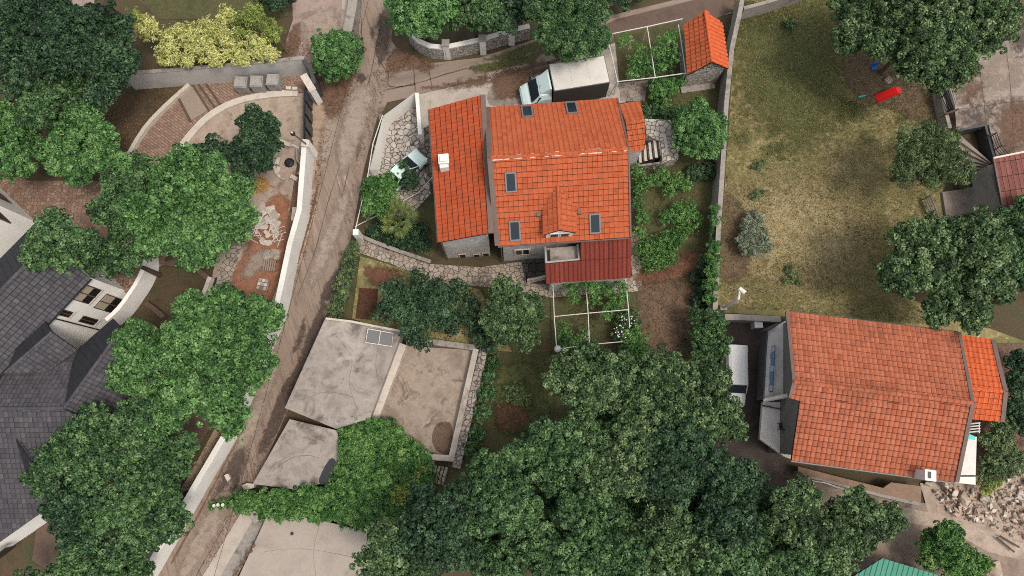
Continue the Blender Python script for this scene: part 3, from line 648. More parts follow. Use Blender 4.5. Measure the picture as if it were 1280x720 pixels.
patch('red_garden_soil', [(454, 334), (478, 332), (500, 342), (496, 360), (466, 358)], zr+.004, p_redsoil)
sheet('dug_bed', [(449, 360), (473, 361), (470, 400), (444, 398)], zr+.006, m_bed)
sheet('east_garden', [(792, 206), (842, 206), (896, 190), (890, 320), (840, 330), (800, 340)], zr+.003, m_green)
sheet('shed_garden', [(768, 44), (852, 26), (860, 95), (910, 110), (905, 190), (842, 190), (806, 150), (776, 120)], zr+.003, m_green)
sheet('shed_path', [(774, 104), (810, 100), (806, 126), (776, 126)], zr+.006, m_terr)
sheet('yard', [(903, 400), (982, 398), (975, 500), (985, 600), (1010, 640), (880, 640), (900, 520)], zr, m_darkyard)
sheet('dirt_track', [(1000, 590), (1110, 620), (1160, 630), (1290, 676), (1290, 760), (1000, 760)], zr, m_track)
sheet('pale_path', [(1130, 636), (1160, 640), (1204, 652), (1240, 668), (1290, 684), (1290, 700), (1236, 690), (1196, 668), (1150, 656), (1134, 652)], zr+.004, m_pathl, 3, 1)
sheet('rubble_ground', [(1150, 604), (1200, 600), (1300, 570), (1300, 690), (1240, 672), (1160, 640)], zr+.002, m_sand)
sheet('side_soil', [(1214, 430), (1300, 428), (1300, 590), (1216, 600)], zr+.001, m_leafsoil)
for k in range(30):
    x, y = rnd.uniform(905, 1165), rnd.uniform(0, 385); a_ = rnd.uniform(9, 30)
    if x > 1100 and y > 300: continue
    if x < 918 and y < 60: continue
    pts = [(x+math.cos(t*.785)*a_*rnd.uniform(.6, 1.2), y+math.sin(t*.785)*a_*rnd.uniform(.5, 1.1)) for t in range(8)]
    pts = [(max(px, 905 if py > 120 else 915), min(py, 386)) for px, py in pts]
    patch('lawn_patch', pts, zr-.012+.0004*k, p_dry if y > 190 and rnd.random() < .7 else p_grass, 3, .8, 1.6)
patch('lawn_patch', [(925, 10), (1040, 0), (1060, 100), (1020, 200), (930, 150), (910, 80)], zr+.001, p_grass, 3, .8, 5.0); patch('lawn_patch', [(905, 230), (1000, 210), (1090, 260), (1080, 340), (980, 370), (905, 340)], zr+.002, p_dry, 3, .8, 5.0)
patch('lawn_patch', [(1056, 50), (1120, 90), (1190, 130), (1180, 160), (1120, 140), (1060, 110)], zr+.01, p_soil)
patch('lawn_patch', [(900, 250), (930, 260), (935, 340), (900, 350)], zr+.01, p_soil)
# upper right concrete terrace, 1 m above the garden
def block(name, pts, zt, zb, mat, kind='structure', root=None):
    mm = M(); mm.prism([P(x, y, zt) for x, y in pts], zb); o = mm.build(name, mat, root)
    if kind: o['kind'] = kind
    return o
block('terrace', [(1190, 93), (1240, 62), (1300, 20), (1300, 205), (1262, 216), (1248, 206), (1236, 156), (1196, 164)], 1.0, 0, m_terr)
block('terrace', [(1178, 240), (1234, 232), (1240, 290), (1186, 292)], .25, 0, m_terr)
for pts, mt in (([(1196, 100), (1220, 96), (1226, 124), (1200, 130)], p_leaf), ([(1230, 80), (1270, 60), (1276, 100), (1240, 112)], p_pale), ([(1206, 136), (1236, 132), (1234, 154), (1204, 158)], p_wet), ([(1244, 130), (1290, 126), (1290, 180), (1250, 196)], p_leaf), ([(1264, 40), (1300, 24), (1300, 60), (1272, 70)], p_wet)): patch('terrace_stain', pts, 1.003+rnd.uniform(0, .0008), mt, 4, 1.6, 2.2)
line('terrace_joint', [(1188, 138), (1220, 134), (1260, 128), (1300, 124)], .06, z=1.006, soft=3)
line('terrace_joint', [(1222, 72), (1228, 110), (1232, 150)], .05, z=1.0065, soft=3)
line('terrace_joint', [(1256, 52), (1262, 100), (1268, 190)], .05, z=1.007, soft=3)
sheet('brown_path', [(1180, -20), (1300, -20), (1300, 30), (1240, 60), (1225, 20)], zr, m_redsoil)
# bottom-left garage decks and walled pad
block('channel', [(322, 640), (336, 640), (296, 722), (270, 770), (250, 770), (284, 706)], .12, 0, m_wallcap)
sheet('pavement', [(304, 636), (324, 640), (284, 706), (250, 770), (222, 770), (262, 706)], zr, m_conc)
r = thing('walled_pad', 'sunken rectangular concrete pad ringed by pale walls, with outer stone edging', 'concrete pad', P(535, 500, 0))
mm = M(); mm.prism([P(x, y, .12) for x, y in [(507, 432), (593, 438), (562, 570), (536, 566), (474, 526)]], 0); mm.build('floor', m_pit, r)
wallmesh(pxl([(504, 430), (468, 524)], .9), .55, 0).build('wall', m_palest, r)
wallmesh(pxl([(508, 428), (545, 428), (594, 434.5)], .75), .42, 0).build('wall', m_wallcap, r)
wallmesh(pxl([(595, 436), (564, 573), (536, 571)], .8), .42, 0).build('wall', m_conc, r)
wallmesh(pxl([(606, 432), (570, 585)], .6), .62, 0).build('stone_edging', m_stwall, r)
mm = M(); mm.face([P(x, y, .126) for x, y in smoothpx([(546, 530), (562, 528), (566, 545), (562, 567), (546, 564), (540, 548)], 3)][::-1]); mm.build('damp_patch', m_leafsoil, r)
st = thing('steps', 'narrow dark stone steps below the corner of the walled concrete pad', 'steps', P(548, 592, 0))
a, b, c_, d_ = P(535, 580, 0), P(562, 584, 0), P(556, 606, 0), P(532, 600, 0)
for i in range(6):
    t0, t1 = i/6, (i+.72)/6
    mm = M(); q = [a.lerp(b, t0), a.lerp(b, t1), d_.lerp(c_, t1), d_.lerp(c_, t0)]
    mm.prism([p+V((0, 0, .12+.11*i)) for p in q], 0); mm.build('step', m_pathst, st)
def garage(label, pts, zt, mat, lip=None, th=.22):
    q = [P(x, y, zt) for x, y in pts]; c = sum(q, V())/len(q); r = thing('garage', label, 'garage', (c.x, c.y, 0))
    mm = M(); mm.prism(q, zt-th); mm.build('flat_roof', mat, r)
    qi = [p.lerp(c, .03) for p in q]; mm = M(); mm.prism([V((p.x, p.y, zt-th-.003)) for p in qi], 0); mm.build('wall', m_grey, r); return r
g1 = garage('garage with the larger flat stained concrete roof carrying a white pipe frame', [(407, 397), (503, 414), (462, 524), (452, 526), (420, 536), (356, 510)], 1.9, m_slab)
for pts in ([(420, 420), (440, 450), (436, 480), (450, 520)], [(480, 416), (470, 450), (474, 480)], [(375, 500), (410, 490), (440, 496)]): line('slab_crack', pts, .035, m_leafsoil, 1.904)
for pts in ([(372, 545), (384, 548), (396, 552)], [(340, 590), (370, 570), (400, 572)]): line('slab_crack', pts, .035, m_leafsoil, 1.204)
for pts in ([(330, 690), (380, 686), (460, 700)], [(400, 652), (392, 690), (396, 730)]): line('slab_crack', pts, .03, m_leafsoil, .704)
wallmesh(pxl([(407, 398), (440, 402), (470, 408), (502, 414)], 2.05), .16, 1.903).build('kerb', m_palest, g1)
g2 = garage('garage with the smaller flat grey roof and rounded corner below the larger one', [(362, 524), (421, 538), (426, 560), (424, 580), (404, 604), (370, 612), (316, 605)], 1.2, m_slab)
mm = M(); q = [P(x, y, 1.206) for x, y in smoothpx([(412, 574), (420, 578), (412, 600), (402, 606), (399, 598)], 3)]; mm.face(q[::-1]); mm.build('hatch', m_black, g2)
g3 = garage('garage deck of pale concrete at the bottom edge beside the ivy', [(336, 640), (400, 650), (455, 664), (476, 700), (480, 790), (258, 790), (298, 722)], .7, m_slab2)
for i, (x, y) in enumerate([(317, 682), (314, 689), (309, 693), (306, 701), (302, 707), (297, 714), (294, 719)]):
    s = rnd.uniform(.09, .16)
    mm = M(); mm.lathe([(0, 0), (s, .01), (s*1.1, s*.6), (s*.5, s*.95), (0, s)], P(x, y, .703), 7); tag(mm.build('rock', m_redsoil), 'small reddish stone lying along the edge of the pale garage deck', 'stone', 'small reddish stones along the pale deck edge')
mm = M(); mm.lathe([(0, 0), (.13, .005), (.11, .05), (0, .06)], P(365, 667, .703), 9); tag(mm.build('drain_cap', m_black), 'small dark drain cap in the middle of the pale garage deck', 'drain')
r = thing('stone_block', 'rough concrete block at the ivy end of the grey channel', 'block', P(318, 648, 0))
mm = M(); mm.prism([P(x, y, 1.0) for x, y in [(304, 636), (318, 633), (332, 645), (318, 655)]], 0); mm.build('block', m_wallcap, r)
r = thing('stone_block', 'pale split stone at the roadside tip of the ivy by the smaller garage roof', 'block', P(311, 608, 0))
mm = M(); mm.prism([P(x, y, .5) for x, y in [(302, 607), (308, 604), (318, 605), (317, 610), (306, 613)]], 0); mm.build('block', m_palest, r)
r = thing('rock', 'loose pale rock lying in the roadside rut left of the small garage roof', 'rock', P(284, 597, zr))
mm = M(); mm.prism([P(x, y, .3) for x, y in [(280, 594), (285, 592), (288, 598), (284, 602)]], 0); mm.build('stone', m_palest, r)
# white pipe frame lying on the garage roof
r = thing('cold_frame', 'white rectangular pipe frame lying on the larger garage roof', 'frame', P(475, 422, 1.9))
q = [P(x, y, 2.2) for x, y in [(460, 411), (491.5, 416.5), (489.5, 433), (457, 428)]]
mm = M(); mm.tube(q+[q[0]], .04, 6); mm.build('rail', m_pipew, r)
mm = M(); mm.tube([q[0].lerp(q[1], .5), q[3].lerp(q[2], .5)], .035, 6); mm.build('crossbar', m_pipew, r)
for p in q: mm = M(); mm.tube([p, (p.x, p.y, 1.9)], .035, 6); mm.build('leg', m_pipew, r)
mm = M(); mm.solid([p-V((0, 0, .06)) for p in q][::-1], [p-V((0, 0, .08)) for p in q][::-1]); mm.build('panel', m_lead, r)
# ================================================================== WALLS
wall('retaining_wall', 'long grey rendered retaining wall below the yellow bamboo', [(150, 92), (230, 86), (310, 79), (380, 72)], 2.4, .3, m_pgrey, capm=m_wallcap, capw=.02, caph=.05)
wall('retaining_wall', 'short dark grey wall turning down from the bamboo wall towards the gate', [(379, 74), (388, 86), (393, 104)], 2.3, .3, m_dgrey)
wall('gate_pillar', 'long pale slab-topped pillar at the upper end of the black gate', [(379, 93), (391, 113)], 2.3, .5, m_white, 'pillar', capm=m_palest)
wall('lane_wall', 'long white rendered wall with a bright coping along the left of the lane', [(380, 184), (377.5, 215), (374, 262), (362, 305), (344, 390), (318, 452), (280, 545), (244, 606), (180, 718), (130, 800)], 2.2, .32, m_white, capm=m_white)
wall('lane_wall', 'pale old stone wall beside the drive at the top of the lane', [(444, -30), (440, 8), (433, 44)], 1.6, .75, m_wallcap)
wall('gate_pillar', 'square white pillar at the lower end of the black gate', [(377, 178), (386, 179)], 2.5, .5, m_white, 'pillar', capm=m_palest)
r = thing('gate', 'black solid sliding gate between the two white pillars', 'gate', P(384, 150, 0))
wallmesh(pxl([(380, 110), (379.5, 178)], 2.1), .10, .06).build('panel', m_black, r)
for i in range(4): wallmesh(pxl([(382.5, 113+i*17), (382.3, 125+i*17)], 2.0), .05, .2).build('bar', m_dgrey, r)
r = thing('low_wall', 'broad pale curved kerb wall round the sandy yard', 'wall', P(290, 130, 0))
q = pxl([(372, 116), (345, 117), (312, 122), (284, 131), (258, 147), (236, 170), (216, 198)], .25, 3); wallmesh(q, .55, 0).build('coping', m_palest, r)
r = thing('low_wall', 'thin pale wall slanting along the upper edge of the brick ramp', 'wall', P(195, 150, 0))
wallmesh(pxl([(236, 105), (206, 132), (180, 160), (158, 196)], .5, 3), .32, 0).build('coping', m_palest, r)
st = thing('steps', 'timber-edged steps crossing the brick ramp between the curved walls', 'steps', P(240, 130, 0))
for (x0, y0, x1, y1) in [(240, 105, 262, 140), (247, 104, 270, 136), (256, 103, 277, 133), (222, 121, 238, 152)]:
    mm = wallmesh([P(x0, y0, .2), P(x1, y1, .2)], .16, 0); mm.build('step', m_wooddk, st)
mm = M(); mm.prism([P(x, y, .16) for x, y in [(224, 121), (240, 107), (260, 138), (239, 150)]], 0); mm.build('landing', m_wood, st)
wall('courtyard_wall', 'short white wall between the stone courtyard and the concrete forecourt', [(521, 116), (525, 168)], 1.8, .3, m_white)
r = thing('courtyard_wall', 'wide white battered wall around the corner of the stone courtyard', 'wall', P(480, 160, 0))
o_, i_ = pxl([(519.5, 114.7), (478.8, 145), (462, 212)], 1.7), pxl([(517.5, 133), (487, 157), (475, 212)], .05)
mm = M()
for k in range(2):
    mm.face([o_[k], o_[k+1], i_[k+1], i_[k]]); ob = [V((p.x, p.y, 0)) for p in o_]; mm.face([ob[k], ob[k+1], o_[k+1], o_[k]])
mm.face([o_[0], i_[0], V((o_[0].x, o_[0].y, 0))]); mm.face([o_[2], i_[2], V((o_[2].x, o_[2].y, 0))]); mm.build('wall_face', m_white, r)
def rails(name, label, pts, z, rr, mat, posts=1, cat='railing', zb=0, group=None, mids=()):
    q = pxl(pts, z); c = sum(q, V())/len(q); r = thing(name, label, cat, (c.x, c.y, zb), group)
    mm = M(); mm.tube(q, rr, 6); mm.build('rail', mat, r)
    for zz in mids: mm = M(); mm.tube([V((p.x, p.y, zz)) for p in q], rr*.8, 6); mm.build('rail', mat, r)
    for p in q[::posts]: mm = M(); mm.tube([p, (p.x, p.y, zb)], rr, 6); mm.build('post', mat, r)
    return r
rails('pipe_railing', 'thin white pipe railing running above the lane beside the stone courtyard', [(478, 144), (466, 180), (458, 230), (450, 262), (444, 288)], 2.0, .04, m_pipew)
rails('pipe_railing', 'white pipe railing zigzagging through the palm garden', [(444, 283), (474, 268), (500, 253), (524, 240), (540, 222)], 1.0, .035, m_pipew)
wallmesh(pxl([(441, 290), (448, 290)], 2.2), .45, 0).build('gate_pillar', m_white); o = bpy.data.objects['gate_pillar'] if False else COL.objects[-1]
tag(o, 'white-capped post at the roadside tip of the palm garden', 'pillar')
wall('garden_wall', 'thin stone wall with pale coping between palm bed and paved path', [(444, 292), (470, 303), (500, 314), (538, 327)], .6, .2, m_stwall, capm=m_wallcap)
wall('boundary_wall', 'tall grey garden wall along the left edge of the dry lawn', [(929, -6), (924, 20), (915, 60), (908, 130), (904, 200), (898, 290), (894, 388)], 2.2, .28, m_grey, capm=m_wallcap)
wall('boundary_wall', 'short wall leaving the garden wall at the top edge of the lawn', [(930, 10), (960, 2), (1010, -14)], 1.6, .3, m_wallcap)
wall('boundary_wall', 'low pale wall between the dry lawn and the dark yard', [(906, 396), (940, 397), (976, 399)], 1.2, .45, m_wallcap)
r = thing('roadside_wall', 'rubble stone wall with white coping below the trees at the top', 'wall', P(560, 60, 0))
q = pxl([(512, 40), (524, 52), (538, 58), (556, 59.5), (600, 50), (640, 38), (662, 33)], 1.5); 
wallmesh(q, .45, 0).build('masonry', m_rubwall, r)
wallmesh([p+V((0, 0, .09)) for p in q], .40, 1.503).build('coping', m_white, r)
for x, y in [(557, 54), (603, 48), (639.5, 36)]:
    p = P(x, y, 2.1); mm = M(); mm.box((p.x, p.y, 1.05), (.5, .5, 2.1)); o = mm.build('pillar', m_white, r); mm = M(); mm.box((p.x, p.y, 2.15), (.62, .62, .09)); mm.build('cap', m_wallcap, o)
# ================================================================== MAIN HOUSE
ZE, ZR = 6.0, 8.85
hp = P(680, 220, 0); HS = thing('house', 'large orange-tiled stone house with five skylights beside the box truck', 'house', (hp.x, hp.y, 0))
nw, ne = P(610, 135, ZE), P(771, 123.5, ZE); rw, re = P(613, 198, ZR), P(785, 186, ZR); sw, se = P(622.5, 307, ZE), P(787.5, 296, ZE)
rf = thing  # readability
north = tiles('roof', [nw, ne, re, rw], m_orange, HS, .345, .40, 'shallow', udir=ne-nw, lift=.05)
south = tiles('roof', [sw, se, re, rw], m_orange, HS, .345, .385, 'shallow', udir=se-sw, lift=.05)
ridge('ridge_cap', rw+V((0, 0, .02)), re+V((0, 0, .02)), .13, m_orange, HS, .42, m_mortar)
def inset(p, q, d): return p+(q-p).normalized()*d
# body
cx = (nw+ne+sw+se)/4
def drop(p, z): return V((p.x, p.y, z))
bw = [inset(drop(p, 0), drop(cx, 0), .55) for p in (sw, se, ne, nw)]
mm = M(); top = [drop(p, ZE-.05) for p in bw]
for i in range(4): mm.face([bw[i], bw[(i+1) % 4], top[(i+1) % 4], top[i]])
gW, gE = drop((bw[0]+bw[3])/2, ZR-.3), drop((bw[1]+bw[2])/2, ZR-.3)
mm.face([top[3], top[0], gW]); mm.face([top[1], top[2], gE]); mm.face(top)
mm.build('wall', m_house, HS)
for a, b, nm in ((sw, se, 'gutter'), (ne, nw, 'gutter')):
    mm = M(); a2, b2 = a-V((0, 0, .1)), b-V((0, 0, .1)); n_ = (a-cx); n_.z = 0; o2 = V((0, -1, 0)) if a is sw else V((0, 1, 0)); mm.tube([a2+o2*.07, b2+o2*.07], .06, 6); mm.build(nm, m_fascia, HS)
bar('verge', drop(se, ZE+.03)+V((.04, 0, 0)), re+V((.04, 0, .03)), .12, .14, m_fascia, HS); bar('verge', drop(ne, ZE+.03)+V((.04, 0, 0)), re+V((.04, 0, .03)), .12, .14, m_fascia, HS)
bar('verge', sw+V((-.05, 0, .04)), rw+V((-.05, 0, .04)), .34, .16, m_fascia, HS); bar('verge', nw+V((-.05, 0, .04)), rw+V((-.05, 0, .04)), .34, .16, m_fascia, HS)
# wing with a single slope falling west
wa, wb, wc, wd = P(548, 303, 5.9), P(612, 291.5, 7.3), P(602, 119, 7.3), P(536.5, 136.5, 5.9)
tiles('wing_roof', [wa, wb, wc, wd], m_orangew, HS, .32, .43, 'shallow', udir=wa-wd, lift=.05, gap=.06)
bar('wing_flashing', wb+V((.1, 0, -.02)), wc+V((.1, 0, -.02)), .36, .22, m_fascia, HS)
mm = M(); qt = [inset(p, (wa+wb+wc+wd)/4, .42) for p in (wa, wb, wc, wd)]; zt = [p.z-.28 for p in qt]
bt = [drop(p, 0) for p in qt]; tp = [drop(p, z) for p, z in zip(qt, zt)]
for i in range(4): mm.face([bt[i], bt[(i+1) % 4], tp[(i+1) % 4], tp[i]])
mm.face(tp); mm.build('wall', m_house, HS)
mm = M(); g = [wa+V((-.06, 0, -.1)), wd+V((-.06, 0, -.1))]; mm.tube(g, .06, 6); mm.build('gutter', m_fascia, HS)
sp0, sn = bt[0], (bt[1]-bt[0]).cross(V((0, 0, 1))).normalized()
for (x, y) in [(578.5, 320), (596, 320), (607.5, 318.5)]:
    window('window', [(x-4.5, y+3), (x+4.5, y+2.4), (x+4.5, y-3), (x-4.5, y-2.4)], sp0, sn, HS, m_palest, m_pane2, .07, .05)
mm = M(); mm.tube([tp[0]+V((-.05, -.08, 0)), bt[0]+V((-.05, -.08, 0))], .045, 6); mm.build('downpipe', m_fascia, HS)
# main south wall window and downpipe
sp1, sn1 = bw[0], (bw[1]-bw[0]).cross(V((0, 0, 1))).normalized()
window('window', [(643, 318.5), (663, 317), (663, 310.5), (643, 312)], sp1, sn1, HS, m_palest, m_pane2, .12, .07, 1)
p = RP(627, 318, sp1, sn1)+sn1*.07; mm = M(); mm.tube([drop(p, 5.9), drop(p, 0)], .05, 6); mm.build('downpipe', m_fascia, HS)
# chimney on the wing
def onplane(px, py, pl): return RP(px, py, pl[0], newell(pl))
wp = [wa, wb, wc, wd]; p = onplane(556, 207, wp)
ch = M(); ax = (wa-wd).normalized(); ax.z = 0; rz_ = math.atan2(ax.y, ax.x)+math.pi/2
ch.box((p.x, p.y, p.z+.2), (.62, .95, 1.2), rz_); o = ch.build('chimney', m_white, HS)
ch = M(); ch.box((p.x, p.y+.12, p.z+.93), (.74, .70, .14), rz_); ch.box((p.x, p.y+.12, p.z+1.06), (.52, .48, .12), rz_); ch.build('cap', m_white, o)
ch = M(); ch.box((p.x, p.y-.05, p.z+.803), (.3, .16, .03), rz_); ch.build('flue', m_black, o)
# skylights
def skylight(x, y, wpx, hpx, pl, sk=0):
    n = newell(pl); q = [(x-wpx/2, y+hpx/2), (x+wpx/2, y+hpx/2-sk), (x+wpx/2, y-hpx/2-sk), (x-wpx/2, y-hpx/2)]
    f, (g, hw, hh) = window('skylight', q, pl[0], n, HS, m_lead, m_pane, .10, .18)
    return f
SP = [sw, se, re, rw]; NP = [nw, ne, re, rw]
for (x, y) in [(659, 141.5), (714.5, 137)]: skylight(x, y, 14, 14, NP, 1)
for (x, y) in [(638.5, 228), (643.5, 288.5), (743.5, 279.5)]: skylight(x, y, 14, 25, SP, 1)
# dormer
db, dl, dr = onplane(697, 233, SP), onplane(678.5, 261, SP), onplane(720, 259, SP)
bA, bB = onplane(683, 301, SP), onplane(717, 298.5, SP); dnn = (bB-bA).cross(V((0, 0, 1))).normalized(); yo = dnn*.07
df, dfl, dfr = P(699, 288, db.z), P(679.5, 294, dl.z), P(720.5, 291.5, dr.z)
ah = V((0, 0, .06))
tiles('dormer_roof', [dfl+ah, df+ah, db+ah, dl+ah], m_orange, HS, .38, .42)
tiles('dormer_roof', [dfr+ah, df+ah, db+ah, dr+ah], m_orange, HS, .38, .42)
ridge('ridge_cap', df+ah*1.5, db+ah*1.5, .10, m_orange, HS, .4)
il, ir, it = inset(dfl, dfr, .2)-yo, inset(dfr, dfl, .2)-yo, df-yo-V((0, 0, .16))
zf = min(onplane(683, 300, SP).z, onplane(717, 298, SP).z)-.3; tl_, tr_ = il-V((0, 0, .04)), ir-V((0, 0, .04)); back = -dnn*1.6
mm = M(); mm.face([drop(tl_, zf), drop(tr_, zf), tr_, it, tl_])
mm.face([drop(tl_, zf), tl_, tl_+back, drop(tl_, zf)+back]); mm.face([drop(tr_, zf), drop(tr_, zf)+back, tr_+back, tr_]); mm.build('dormer_wall', m_white, HS)
dn = dnn
for t0, t1 in ((.12, .48), (.52, .88)):
    a, b = tl_.lerp(tr_, t0), tl_.lerp(tr_, t1); zz1 = min(tl_.z, tr_.z)+.06; zz0 = zz1-.78
    mm = M(); mm.solid([drop(a, zz0)+dn*.04, drop(b, zz0)+dn*.04, drop(b, zz1)+dn*.04, drop(a, zz1)+dn*.04], [drop(a, zz0)-dn*.02, drop(b, zz0)-dn*.02, drop(b, zz1)-dn*.02, drop(a, zz1)-dn*.02]); o = mm.build('window', m_white, HS)
    a2, b2 = a.lerp(b, .12), a.lerp(b, .88); mm = M(); mm.solid([drop(a2, zz0+.08)+dn*.06, drop(b2, zz0+.08)+dn*.06, drop(b2, zz1-.08)+dn*.06, drop(a2, zz1-.08)+dn*.06], [drop(a2, zz0+.08), drop(b2, zz0+.08), drop(b2, zz1-.08), drop(a2, zz1-.08)]); mm.build('pane', m_pane, o)
# small vents each side of the dormer
for x, y in [(673, 269), (724, 266)]:
    p = onplane(x, y, SP); mm = M(); mm.box(p+V((0, 0, .12)), (.28, .28, .22)); mm.build('roof_vent', m_fascia, HS)
# lean-to with maroon tiles and small balcony
lE, lW, tE, tW = P(789, 347, 3.9), P(682.5, 354, 3.9), P(789, 297, 5.55), P(680, 304.5, 5.55)
LP = [lE, lW, tW, tE]; on = lambda x, y: onplane(x, y, LP)
tiles('lean_to_roof', [on(726, 351.2), lE, tE, on(725.5, 300.5)], m_maroon, HS, .33, 1.6, 'barrel', udir=lE-lW, lift=.02)
tiles('lean_to_roof', [lW, on(726, 351.2), on(726, 325.5), on(681, 329.8)], m_maroon, HS, .33, 1.6, 'barrel', udir=lE-lW, lift=.02)
mm = M(); bq = [on(725, 301), on(681, 304.5), on(681.5, 329.3), on(725.6, 325.2)]; zb_ = 4.25
mm.prism([drop(p, zb_) for p in bq], zb_-.2); mm.build('balcony_floor', m_slab, HS)
wallmesh([drop(bq[1], 4.75)+V((.08, 0, 0)), drop(bq[2], 4.75)+V((.08, .08, 0)), drop(bq[3], 4.75)+V((-.08, .08, 0)), drop(bq[0], 4.75)+V((-.08, 0, 0))], .13, 3.9).build('parapet', m_grey, HS)
mm = M(); lw_ = [inset(drop(p, 3.7), drop((lE+lW+tE+tW)/4, 3.7), .45) for p in (lW, lE, tE, tW)]; mm.prism(lw_, 0); mm.build('wall', m_house, HS)
# lean-to side skirt
mm = M(); mm.face([drop(lw_[1], 3.7), drop(lw_[2], 3.7), drop(lw_[2], 5.4)]); mm.face([drop(lw_[0], 3.7), drop(lw_[3], 5.4), drop(lw_[3], 3.7)]); mm.build('wall', m_house, HS)
# east porch
pz, pr_ = 4.0, 4.75
pnw, pne, prw, pre, psw, pse = P(774, 131, pz), P(800, 127, pz), P(782, 154, pr_), P(805.5, 150.5, pr_), P(787, 190, pz), P(806.5, 187, pz)
tiles('porch_roof', [pnw, pne, pre, prw], m_orange, HS, .4, .4, udir=pne-pnw); tiles('porch_roof', [psw, pse, pre, prw], m_orange, HS, .4, .4, udir=pse-psw)
ridge('ridge_cap', prw, pre, .1, m_orange, HS, .4, m_mortar)
mm = M(); c = (pnw+pne+psw+pse)/4; mm.prism([inset(drop(p, pz-.15), drop(c, pz-.15), .3) for p in (pnw, pne, pse, psw)], 0); mm.build('porch_wall', m_house, HS)
# stone stairs and landing on the east side
st = thing('stairs', 'pale stone stairs climbing to a crazy-paved landing beside the house porch', 'stairs', P(810, 190, 0))
mm = M(); mm.prism([P(x, y, 1.4) for x, y in [(806, 148.5), (838, 150), (848, 176), (848, 198), (828, 203), (826, 176), (808, 169)]], 0); mm.build('landing', m_crazy, st)
a, b, c_, d_ = P(790, 190, 0), P(828, 177, 0), P(832, 201, 0), P(790, 207, 0)
for i in range(7):
    t0, t1 = i/7, (i+1)/7
    zz = .2*(i+1)-.04; q = [a.lerp(b, t0), a.lerp(b, t1), d_.lerp(c_, t1), d_.lerp(c_, t0)]; mm = M(); mm.prism([drop(p, zz) for p in q], 0); o = mm.build('step', m_slabst, st)
    q = [a.lerp(b, t0+.045), a.lerp(b, t1-.01), d_.lerp(c_, t1-.01), d_.lerp(c_, t0+.045)]; mm = M(); mm.prism([drop(p, zz+.05) for p in q], zz+.002); mm.build('tread', m_palest, o)
wallmesh([drop(P(x, y, z), z) for x, y, z in [(790, 208, .5), (831, 202.5, 1.5)]], .15, 0).build('side_wall', m_stwall, st)
# white bench-like balustrade by the lean-to
r = thing('balustrade', 'low white balustrade on the paved path in front of the lean-to', 'balustrade', P(690, 350, 0))
for a, b, nb in ((P(659, 350, .95), P(682, 345, .95), 6), (P(694, 353.5, .95), P(780, 347.5, .95), 26)):
    wallmesh([a, b], .16, .87).build('handrail', m_palest, r); wallmesh([drop(a, .15), drop(b, .15)], .2, 0).build('plinth', m_palest, r)
    for k in range(nb):
        p = a.lerp(b, (k+.5)/nb); mm = M(); mm.tube([drop(p, .15), drop(p, .5), drop(p, .87)], [.035, .06, .035], 6); mm.build('baluster', m_palest, r)
# ================================================================== STONE SHED
sh = thing('stone_shed', 'small stone shed with a steep orange roof near the top of the garden wall', 'shed', P(880, 70, 0))
z0, z1 = 2.75, 4.0
rb, rf_ = P(881.5, 13.5, z1), P(890.5, 77.5, z1); lb, lf = P(855.5, 31, z0), P(859, 93, z0); eb, ef = P(902, 30, z0), P(910.5, 86, z0)
tiles('roof', [lb, lf, rf_, rb], m_orange, sh, .36, .42, 'roman', udir=lf-lb, lift=.05); tiles('roof', [eb, ef, rf_, rb], m_bright, sh, .36, .42, 'roman', udir=ef-eb, lift=.05)  # east slope takes a brighter tile: its sunlit side put into the colour
ridge('ridge_cap', rf_, rb, .12, m_bright, sh, .42)
cc = (lb+lf+eb+ef)/4; q = [inset(drop(p, z0-.1), drop(cc, z0-.1), .32) for p in (lf, ef, eb, lb)]
mm = M(); b_ = [drop(p, 0) for p in q]
for i in range(4): mm.face([b_[i], b_[(i+1) % 4], q[(i+1) % 4], q[i]])
gf, gb_ = drop((q[0]+q[1])/2, z1-.22), drop((q[2]+q[3])/2, z1-.22); mm.face([q[0], q[1], gf]); mm.face([q[2], q[3], gb_]); mm.face(q); mm.build('wall', m_rubwall, sh)
fn_ = (q[1]-q[0]).cross(V((0, 0, 1))).normalized()
for k in range(6):
    p = q[0].lerp(q[1], .28+.09*k)+fn_*.012; p.z = 2.86+(.08 if k % 2 else .22)*(1 if k < 5 else .6); mm = M(); mm.box(p, (.11, .03, .09), math.atan2((q[1]-q[0]).y, (q[1]-q[0]).x)); mm.build('air_slot', m_black, sh)
mm = M(); mm.prism([b_[0]+fn_*.55+V((-.1, 0, .25)), b_[1]+fn_*.55+V((-.2, 0, .25)), b_[1]+V((-.2, 0, .25)), b_[0]+V((-.1, 0, .25))], 0); mm.build('step', m_wallcap, sh)
# ================================================================== LEFT VILLA
vl = thing('villa', 'big white villa with dark grey tiled roofs filling the left edge', 'house', P(60, 440, 0))
E0, E1 = P(113, 348, 6.2), P(67, 396.5, 6.2); ed = (E1-E0).normalized(); E2 = E0+ed*9.5
R1 = P(58, 305, 8.3); R0 = R1+ed*12.0
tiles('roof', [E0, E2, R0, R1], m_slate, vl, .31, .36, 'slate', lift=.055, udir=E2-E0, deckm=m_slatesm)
inn = V((0, 0, 1)).cross(ed); inn.z = 0
if inn.dot(R1-E0) < 0: inn = -inn
run = (R1-E0).dot(inn)
N0, N2 = E0+inn*run*2, E2+inn*run*2
N0 = drop(P(47, 276, 6.2), 6.2); N2 = N0+ed*12
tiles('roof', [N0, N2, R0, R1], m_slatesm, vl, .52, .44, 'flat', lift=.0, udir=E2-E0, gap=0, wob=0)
ridge('ridge_cap', R1+V((0, 0, .03)), R0+V((0, 0, .03)), .12, m_slate, vl, .5)
